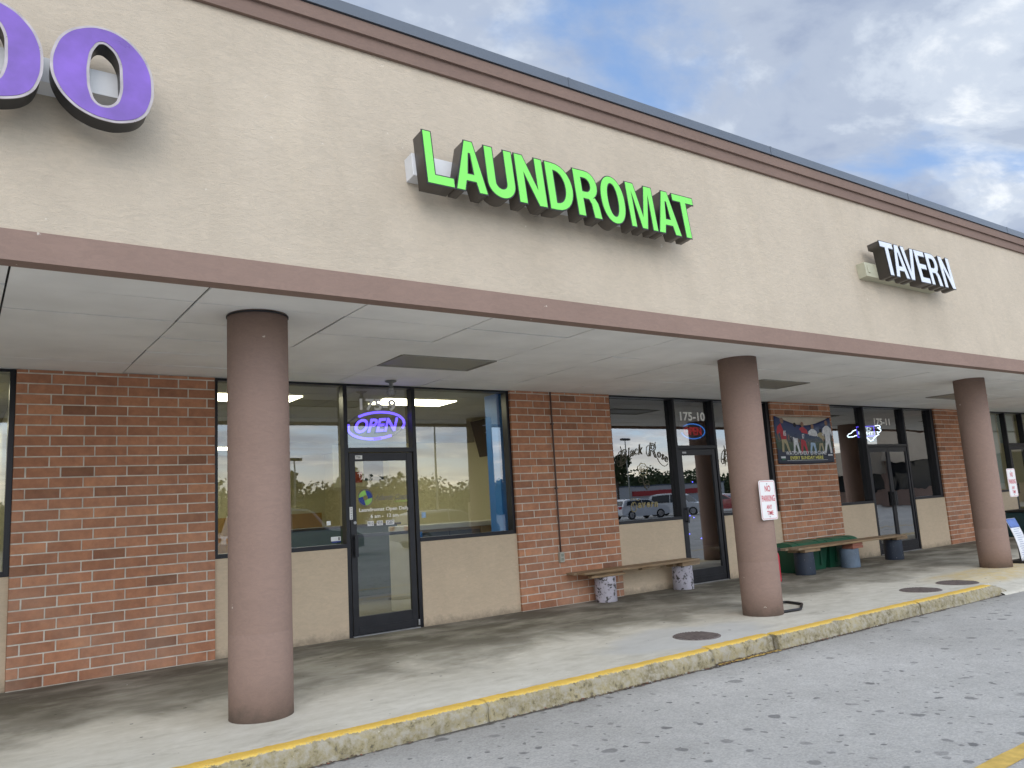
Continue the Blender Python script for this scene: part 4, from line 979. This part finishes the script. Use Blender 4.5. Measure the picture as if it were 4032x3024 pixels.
# ------------------------------------------------------------ caged lamp
t=empty('ceiling_lamp',(4.23,8.40,2.95),'small caged bulb lamp hanging from the soffit above the 175-9 door','lamp')
m_lw=M_plain('cold_lamp_glass',(.5,.5,.5),.2); m_lg=M_plain('grey_lamp_metal',(.16,.17,.16),.5)
mb=MB(); mb.lathe((0,0,0),[(.07,-.004),(.065,-.015),(.022,-.03),(.018,-.06),(.03,-.075),(.03,-.09)][::-1],24); mb.build('lamp_base',m_lg,t)
mb=MB()
for k in range(5): mb.tube([(.026*math.cos(a),.026*math.sin(a),-.10-.014*k) for a in [2*math.pi*i/12 for i in range(12)]],.006,6,True)
mb.build('bulb',m_lw,t)
mb=MB()
for k in range(6):
    a=math.pi*k/6*2; mb.tube([(.03*math.cos(a),.03*math.sin(a),-.085),(.055*math.cos(a),.055*math.sin(a),-.11),(.058*math.cos(a),.058*math.sin(a),-.15),(.04*math.cos(a),.04*math.sin(a),-.185),(.0,.0,-.195)],.002,5)
mb.tube([(.058*math.cos(a),.058*math.sin(a),-.13) for a in [2*math.pi*i/20 for i in range(20)]],.002,5,True); mb.build('lamp_cage',m_lg,t)

# ------------------------------------------------------------ things seen through the 175-9 glass
m_cw=M_plain('white_counter_top',(.60,.60,.55),.4,.05); m_cg=M_plain('dark_grey_panel',(.06,.075,.08),.4); m_cwd=M_plain('light_wood_front',(.32,.25,.15),.6,.12); m_cb=M_plain('bright_blue_paint',(.03,.20,.62),.5,.05); m_grn=M_plain('dark_green_counter',(.03,.07,.03),.5)
t=empty('counter',(6.3,10.3,0),'white-topped service counter with dark panels seen inside the laundromat','counter')
mb=MB(); mb.box(-1.08,1.25,-.32,.32,1.12,1.19,.005); mb.box(-1.08,-1.0,-.3,.3,0,1.12,.004); mb.build('counter_top',m_cw,t)
mb=MB(); mb.box(-.95,-.42,-.29,-.25,.3,1.08,.004); mb.box(-.40,.12,-.29,-.25,.3,1.08,.004); mb.build('front_panel',m_cg,t)
mb=MB(); mb.box(.15,1.2,-.28,.28,0,1.115); mb.box(-.98,.15,-.24,.28,0,1.115); mb.build('counter_body',m_cwd,t)
mb=MB(); mb.box(.45,.95,-.285,-.279,1.03,1.045); mb.build('drawer_slot',m_black,t)
mb=MB(); mb.box(-1.0,-.9,-.38,-.33,.05,1.1,.003); mb.build('edge_trim',m_cb,t)
mb=MB(); mb.box(6.12,6.30,8.95,9.25,0,2.94,.004); o=mb.build('blue_post',m_cb,B)
t=empty('wall_screen',(7.6,11.,2.25),'black price screen tilted out from the side wall inside the laundromat','screen')
mb=MB(); mb.box(-.03,.0,-.5,.42,0,.63,.004); sc=mb.build('screen_body',m_black,t); t.rotation_euler=(0,R(-14),0); t.location=(7.42,11.,2.25)
m_sc=M_emit('dim_screen_text',(.35,.4,.55),.5)
mb=MB()
for i in range(8): mb.box(-.034,-.031,-.40,-.40+rn.uniform(.25,.5),.1+.06*i,.108+.06*i)
mb.build('screen_text',m_sc,t)
mb=MB(); mb.box(0,.2,-.05,.05,.3,.4); mb.build('wall_bracket',m_black,t)
t=empty('wall_phone',(7.55,11.2,1.45),'grey square wall unit with dark dial inside the laundromat','wall unit')
mb=MB(); mb.box(0,.07,-.17,.15,0,.18,.01); mb.build('housing',m_gbox,t)
mb=MB(); mb.box(-.01,.0,-.06,.05,.05,.14,.003); mb.build('dial',m_black,t)
t=empty('counter',(5.4,13.2,0),'dark green folding counter seen deep inside the laundromat','counter')
mb=MB(); mb.box(-.9,1.1,-.35,.35,0,1.18,.01); mb.build('counter_body',m_grn,t)
mb=MB(); mb.box(-.95,1.15,-.4,.4,1.181,1.215,.005); mb.build('counter_top',M_plain('dark_counter_top',(.05,.04,.03),.4),t)
m_or=M_plain('orange_wall_paint',(.42,.25,.09),.7,.05)
mb=MB(); mb.box(1.0,7.5,18.93,18.99,0,1.5); mb.build('painted_dado',m_or,B)
m_poster=M_plain('dark_poster',(.05,.07,.09),.5,.2); m_rposter=M_plain('red_poster',(.38,.06,.03),.5,.2,30)
t=empty('poster',(0,0,0),'red and dark price posters on a board seen through the door glass','poster')
mb=MB(); mb.box(5.63,5.99,12.3,12.31,1.95,2.5); mb.build('dark_sheet',m_poster,t)
mb=MB(); mb.box(5.25,5.60,12.3,12.31,1.92,2.1); mb.build('red_sheet',m_rposter,t)
mb=MB(); mb.box(5.1,6.1,12.32,12.36,1.85,2.55); mb.build('board',m_iw,t)
# security and notice stickers on the panes
for a,b,c,d,m in ((3.55,3.60,1.285,1.335,m_lett),(3.60,3.72,1.10,1.15,m_lett),(4.80,4.86,1.30,1.37,m_pb)):
    mb=MB(); mb.box(a,b,YG-.002,YG-.0005,c,d); mb.build('window_sticker',m,p9[0] if a<4 else p9[2])
mb=MB(); mb.box(3.61,3.72,YG-.002,YG-.0005,1.083,1.098); mb.build('window_sticker',m_blue,p9[0])
place_text('sticker_print','1',3.69,3.705,1.108,1.142,YG-.003,m_num,p9[0])
m_string=M_emit('string_light_blue',(.1,.1,1),8)
t=empty('string_lights',(0,0,0),'few tiny blue string lights glowing inside the tavern doorway','string lights')
mb=MB()
for x,z in ((11.,1.62),(11.6,1.55),(10.85,1.02),(10.95,.98),(11.1,.60),(10.8,.70),(10.7,.72)): mb.cyl((x,9.9,z),.007,.014,8,axis='y')
mb.build('bulb',m_string,t)
# bay 175-12 pale blind
mb=MB(); mb.box(19.5,21.05,8.93,8.95,1.08,2.9); mb.box(21.15,22.0,8.93,8.95,2.2,2.9); mb.build('window_blind',M_plain('pale_green_blind',(.42,.47,.43),.7,.05),B)

# ------------------------------------------------------------ debris
bm=bmesh.new(); rn=random.Random(21)
def leaf(x,y,z,s,mi):
    a=rn.uniform(0,6.28); ca,sa=math.cos(a),math.sin(a)
    P=[(-s,0,0),(0,-s*.45,s*.2*rn.random()),(s,0,s*.35*rn.random()),(0,s*.45,s*.25*rn.random())]
    f=bm.faces.new([bm.verts.new((x+p[0]*ca-p[1]*sa,y+p[0]*sa+p[1]*ca,z+p[2])) for p in P]); f.material_index=mi
for i in range(3800):
    x=rn.uniform(-2,14); y=4.978-abs(rn.gauss(0,.022)); 
    dens=.5+.5*math.sin(x*1.7)+.6*(5.6<x<7.6)
    if rn.random()>dens: continue
    leaf(x,y,-.131+rn.uniform(0,.006),rn.uniform(.005,.017),0 if rn.random()<.82 else (1 if rn.random()<.6 else 2))
for i in range(90): leaf(rn.uniform(5.65,6.5),rn.uniform(4.985,5.03),-.128,rn.uniform(.01,.02),0)
for i in range(140): leaf(rn.uniform(0,12),rn.uniform(1.5,8.5),(.002 if False else -.130),rn.uniform(.004,.012),2 if rn.random()<.5 else 0)
for v in bm.verts:
    if v.co.y>5.12: v.co.z+=.136
me=bpy.data.meshes.new('leaf_litter'); bm.to_mesh(me); bm.free()
for m in (M_plain('brown_leaf',(.10,.06,.04),.8,.3,30),M_plain('red_leaf',(.25,.07,.04),.8,.3,30),M_plain('white_scrap',(.6,.6,.58),.7)): me.materials.append(m)
o=bpy.data.objects.new('leaf_litter',me); COL.objects.link(o); tag(o,'dry leaf litter and paper scraps along the kerb','litter',kind='stuff')

# ------------------------------------------------------------ across the car park (seen mirrored in the glass)
m_tyre=M_plain('tyre_rubber',(.02,.02,.02),.8); m_rim=M_plain('wheel_rim',(.45,.45,.46),.3,metal=.8); m_cgl=M_plain('car_window',(.015,.02,.025),.08,.1); m_tl=M_plain('red_tail_light',(.4,.01,.01),.3); m_hl=M_plain('headlight_glass',(.6,.6,.6),.15)
def car(name,loc,rot,col,label,H=1.62,Lc=4.6,suv=True):
    t=empty(name,loc,label,'car','cars parked opposite the shops',rot=(0,0,rot))
    paint=M_plain(name+'_paint',col,.25,.03,1,coat=.8)
    h=Lc/2; Wd=.92
    prof=[(-h,.35),(-h,.75),(-h+.06,.95),(-h+.12,1.02),(-h+.35,H-.12),(-h+.75,H-.02),(-.2,H),(.35,H-.06),(.62,H-.18),(1.22,1.02),(h-.35,.92),(h-.05,.78),(h,.6),(h,.32),(h-.5,.24),(-h+.5,.24)]
    mb=MB(); secs=[]
    for y,sc in ((-Wd,.0),(-Wd*.985,.5),(-Wd*.6,1),(Wd*.6,1),(Wd*.985,.5),(Wd,0)):
        r=[]
        for x,z in prof:
            tw=1-.16*max(0,(z-.98)/(H-.98)); yy=y*tw; zz=z if z<.98 else z-(1-sc)*.03; xx=x*(1-(1-sc)*.02)
            r.append(mb.bm.verts.new((xx,yy,zz)))
        secs.append(r)
    for a,b in zip(secs,secs[1:]):
        for i in range(len(prof)): mb.bm.faces.new((a[i],a[(i+1)%len(prof)],b[(i+1)%len(prof)],b[i])).smooth=False
    mb.bm.faces.new(secs[0]); mb.bm.faces.new(secs[-1][::-1])
    mb.build('body',paint,t)
    for s in (-1,1):
        for P in ([(-h+.45,1.04),(-h+.62,H-.16),(-.32,H-.1),(-.32,1.04)],[(-.25,1.04),(-.25,H-.1),(.30,H-.13),(.50,H-.2),(1.02,1.04)]):
            mb=MB(); 
            def yy(z): return s*(Wd*(1-.16*max(0,(z-.98)/(H-.98)))+.004)
            a=[mb.bm.verts.new((x,yy(z),z)) for x,z in P]; b=[mb.bm.verts.new((x,yy(z)-s*.02,z)) for x,z in P]
            mb.bm.faces.new(a); mb.bm.faces.new(b[::-1])
            for i in range(4): mb.bm.faces.new((a[i],b[i],b[(i+1)%4],a[(i+1)%4]))
            mb.build('side_window',m_cgl,t)
    for nm,P in (('rear_window',[(-h+.115,1.06),(-h+.34,H-.15)]),('windscreen',[(1.18,1.05),(.66,H-.2)])):
        d=-.012 if nm=='rear_window' else .02
        mb=MB(); (x0,z0),(x1,z1)=P; mb.quad((x0+d,-.72,z0),(x0+d,.72,z0),(x1+d,.66,z1),(x1+d,-.66,z1)); mb.quad((x0+d*.2,-.72,z0),(x0+d*.2,.72,z0),(x1+d*.2,.66,z1),(x1+d*.2,-.66,z1)); mb.build(nm,m_cgl,t)
    for sx in (-h+.82,h-.85):
        for s in (-1,1):
            mb=MB(); mb.cyl((sx,s*Wd-(.11 if s>0 else -.0)-(0 if s>0 else .012),.33),.33,.12,28,axis='y'); wl=mb.build('wheel',m_tyre,t)
            mb=MB(); mb.cyl((sx,s*(Wd+.014)-.005,.33),.21,.012,20,axis='y'); mb.build('rim',m_rim,wl)
    for s in (-1,1):
        mb=MB(); mb.box(-h-.012,-h+.12,s*.66-.17,s*.66+.17,.78,.97,.01); mb.build('tail_light',m_tl,t)
        mb=MB(); mb.box(h-.14,h+.006,s*.66-.17,s*.66+.17,.60,.74,.01); mb.build('headlight',m_hl,t)
    return t
Zr=-.135
car('parked_car',(10.6,-12.2,Zr),0,(.36,.39,.43),'silver estate car parked side-on across the lane, mirrored in the 175-9 window',1.92,5.1)
car('parked_car',(41.6,-25.3,Zr),R(8),(.72,.73,.75),'white hatchback parked opposite 175-10, mirrored in its window',1.5,4.3)
car('parked_car',(46.8,-26.2,Zr),R(72),(.60,.61,.62),'pale minivan parked tail towards the tavern, mirrored in its window',1.75,4.8)
car('parked_car',(17.6,-12.6,Zr),R(0),(.30,.32,.35),'dark grey car side-on between the silver and white cars',1.55)
car('parked_car',(2.2,-13.0,Zr),R(90),(.10,.13,.20),'navy car parked nose in at the left end of the row',1.5)
car('parked_car',(53.5,-27,Zr),R(85),(.35,.05,.05),'dark red car parked farthest right in the row',1.5)
# distant shop
t=empty('store_building',(108,-92,Zr),'low white shop with a red stripe across the car park','building')
mb=MB(); mb.box(-14,16,-6,6,0,3.6); mb.build('wall',M_plain('white_block_wall',(.6,.6,.6),.7),t)
mb=MB(); mb.box(-9,12,6.01,6.3,1.9,2.8); mb.build('red_stripe',M_plain('red_shop_band',(.5,.04,.04),.5),t)
mb=MB(); mb.box(-3,3,6.01,6.12,.1,1.8); mb.build('shop_window',m_cgl,t)
mb=MB(); mb.box(-14.2,16.2,-6.2,6.2,3.61,3.8); mb.build('roof',m_cap,t)
t=empty('store_wing',(50,-4,Zr),'tan wing of shops standing across the end of the car park','building')
mb=MB(); mb.box(0,30,-7,8,2.9,5.9); mb.build('fascia',m_wall,t)
mb=MB(); mb.box(-2.2,30,-12,-7.01,2.2,3.7); mb.build('low_fascia',m_wall,t)
mb=MB(); mb.box(.8,30,-12,8,1.1,2.89); mb.build('shop_windows',m_cgl,t)
mb=MB(); mb.box(.6,30,-12,8,0,1.09); mb.build('knee_wall',m_brown,t)
for k in range(5):
    mb=MB(); mb.box(.45,.85,-11.6+k*4.4,-11.2+k*4.4,0,2.89); mb.build('pillar',m_brown,t)
# lamp posts
def lamp(x,y,h,label,heads=1):
    t=empty('street_lamp',(x,y,Zr),label,'street lamp','lamp posts in the car park')
    mb=MB(); mb.cyl((0,0,0),.28,.7,20); mb.cyl((0,0,.7),.08,h-.7,12,.05); mb.build('pole',m_gbox,t)
    mb=MB(); mb.box(-.55,.55,-.2,.2,h,h+.22,.02); mb.build('lamp_head',m_bronze,t)
lamp(21.5,-42,6.0,'lamp post with a wide brown head, mirrored in the left window'); lamp(56.7,-42,7.5,'tall thin lamp post, mirrored in the tavern window'); lamp(25.5,-27,8.0,'tall lamp post, mirrored in the right laundromat window')
# trees
def M_leaf():
    m,nt,b,v,_=newmat('foliage'); f=noise(nt,v,.6,4); col=mixc(nt,ramp(nt,f,[(.3,0),(.7,1)]),(.035,.06,.022),(.085,.11,.035)); link(nt,col,b.inputs['Base Color']); b.inputs['Roughness'].default_value=.8; return m
m_leaf=M_leaf(); m_bark=M_plain('bark',(.10,.075,.055),.9,.3,8)
def crown(bm,c,r,n,s,rn):
    for k in range(n):
        while True:
            p=Vector((rn.uniform(-1,1),rn.uniform(-1,1),rn.uniform(-1,1)))
            if p.length<1: break
        p=Vector((c[0]+p.x*r[0],c[1]+p.y*r[1],c[2]+p.z*r[2]))
        a=Vector((rn.gauss(0,1),rn.gauss(0,1),rn.gauss(0,1))).normalized()*s*rn.uniform(.6,1.3); b=a.cross(Vector((rn.gauss(0,1),rn.gauss(0,1),rn.gauss(0,1)))).normalized()*s*rn.uniform(.4,1)
        bm.faces.new([bm.verts.new(p+q) for q in (a,b,-a,-b)])
rn=random.Random(2); bm=bmesh.new()
for i in range(440):
    x=-120+i*1.0+rn.uniform(-1,1); y=-112+rn.uniform(-6,6); h=rn.uniform(5.2,8.0)+1.6*math.sin(i*.18)*(i%3>0)
    crown(bm,(x,y,h*.52),(rn.uniform(2.5,4),3,h*.48),170,.42,rn)
for i in range(500):
    x=-122+i*.9; h0=5.3+.9*math.sin(i*.165)+rn.uniform(-.3,.3); h1=5.3+.9*math.sin((i+1)*.165)
    bm.faces.new([bm.verts.new(p) for p in ((x,-113+math.sin(i),-.2),(x+1.1,-113+math.sin(i*1.3),-.2),(x+1.1,-113+math.sin(i*1.3),h1),(x,-113+math.sin(i),h0))])
me=bpy.data.meshes.new('far_woods'); bm.to_mesh(me); bm.free(); me.materials.append(m_leaf)
o=bpy.data.objects.new('far_woods',me); COL.objects.link(o); tag(o,'continuous belt of woods on the far side of the car park','woods',kind='stuff')
def tree(x,y,h,label,seed):
    rn=random.Random(seed); t=empty('tree',(x,y,Zr),label,'tree','tall trees before the woods')
    mb=MB(); mb.tube([(0,0,0),(.1,0,h*.3),(-.05,.1,h*.6),(.05,0,h*.85)],.2,8)
    for k in range(6):
        a=k*1.05; mb.tube([(0,0,h*(.4+.06*k)),(math.cos(a)*h*.12,math.sin(a)*h*.12,h*(.5+.06*k)),(math.cos(a)*h*.2,math.sin(a)*h*.2,h*(.55+.06*k))],.06,6)
    mb.build('trunk',m_bark,t)
    bm=bmesh.new()
    for k in range(12):
        a=rn.uniform(0,6.28); d=rn.uniform(0,h*.2); crown(bm,(d*math.cos(a),d*math.sin(a),h*rn.uniform(.5,.95)),(h*.1,h*.1,h*.07),120,.28,rn)
    me=bpy.data.meshes.new('crown'); bm.to_mesh(me); bm.free(); me.materials.append(m_leaf); o=bpy.data.objects.new('crown',me); COL.objects.link(o); o.parent=t
tree(92,-82,9.5,'tallest loose-crowned tree in front of the woods, right of the lamp post',4); tree(86,-84,8.5,'second tall tree beside the tallest one before the woods',5); tree(46,-88,9,'rounded tree before the woods near the middle of the car park',6); tree(38,-90,8.,'broad low tree before the woods left of the middle',8)
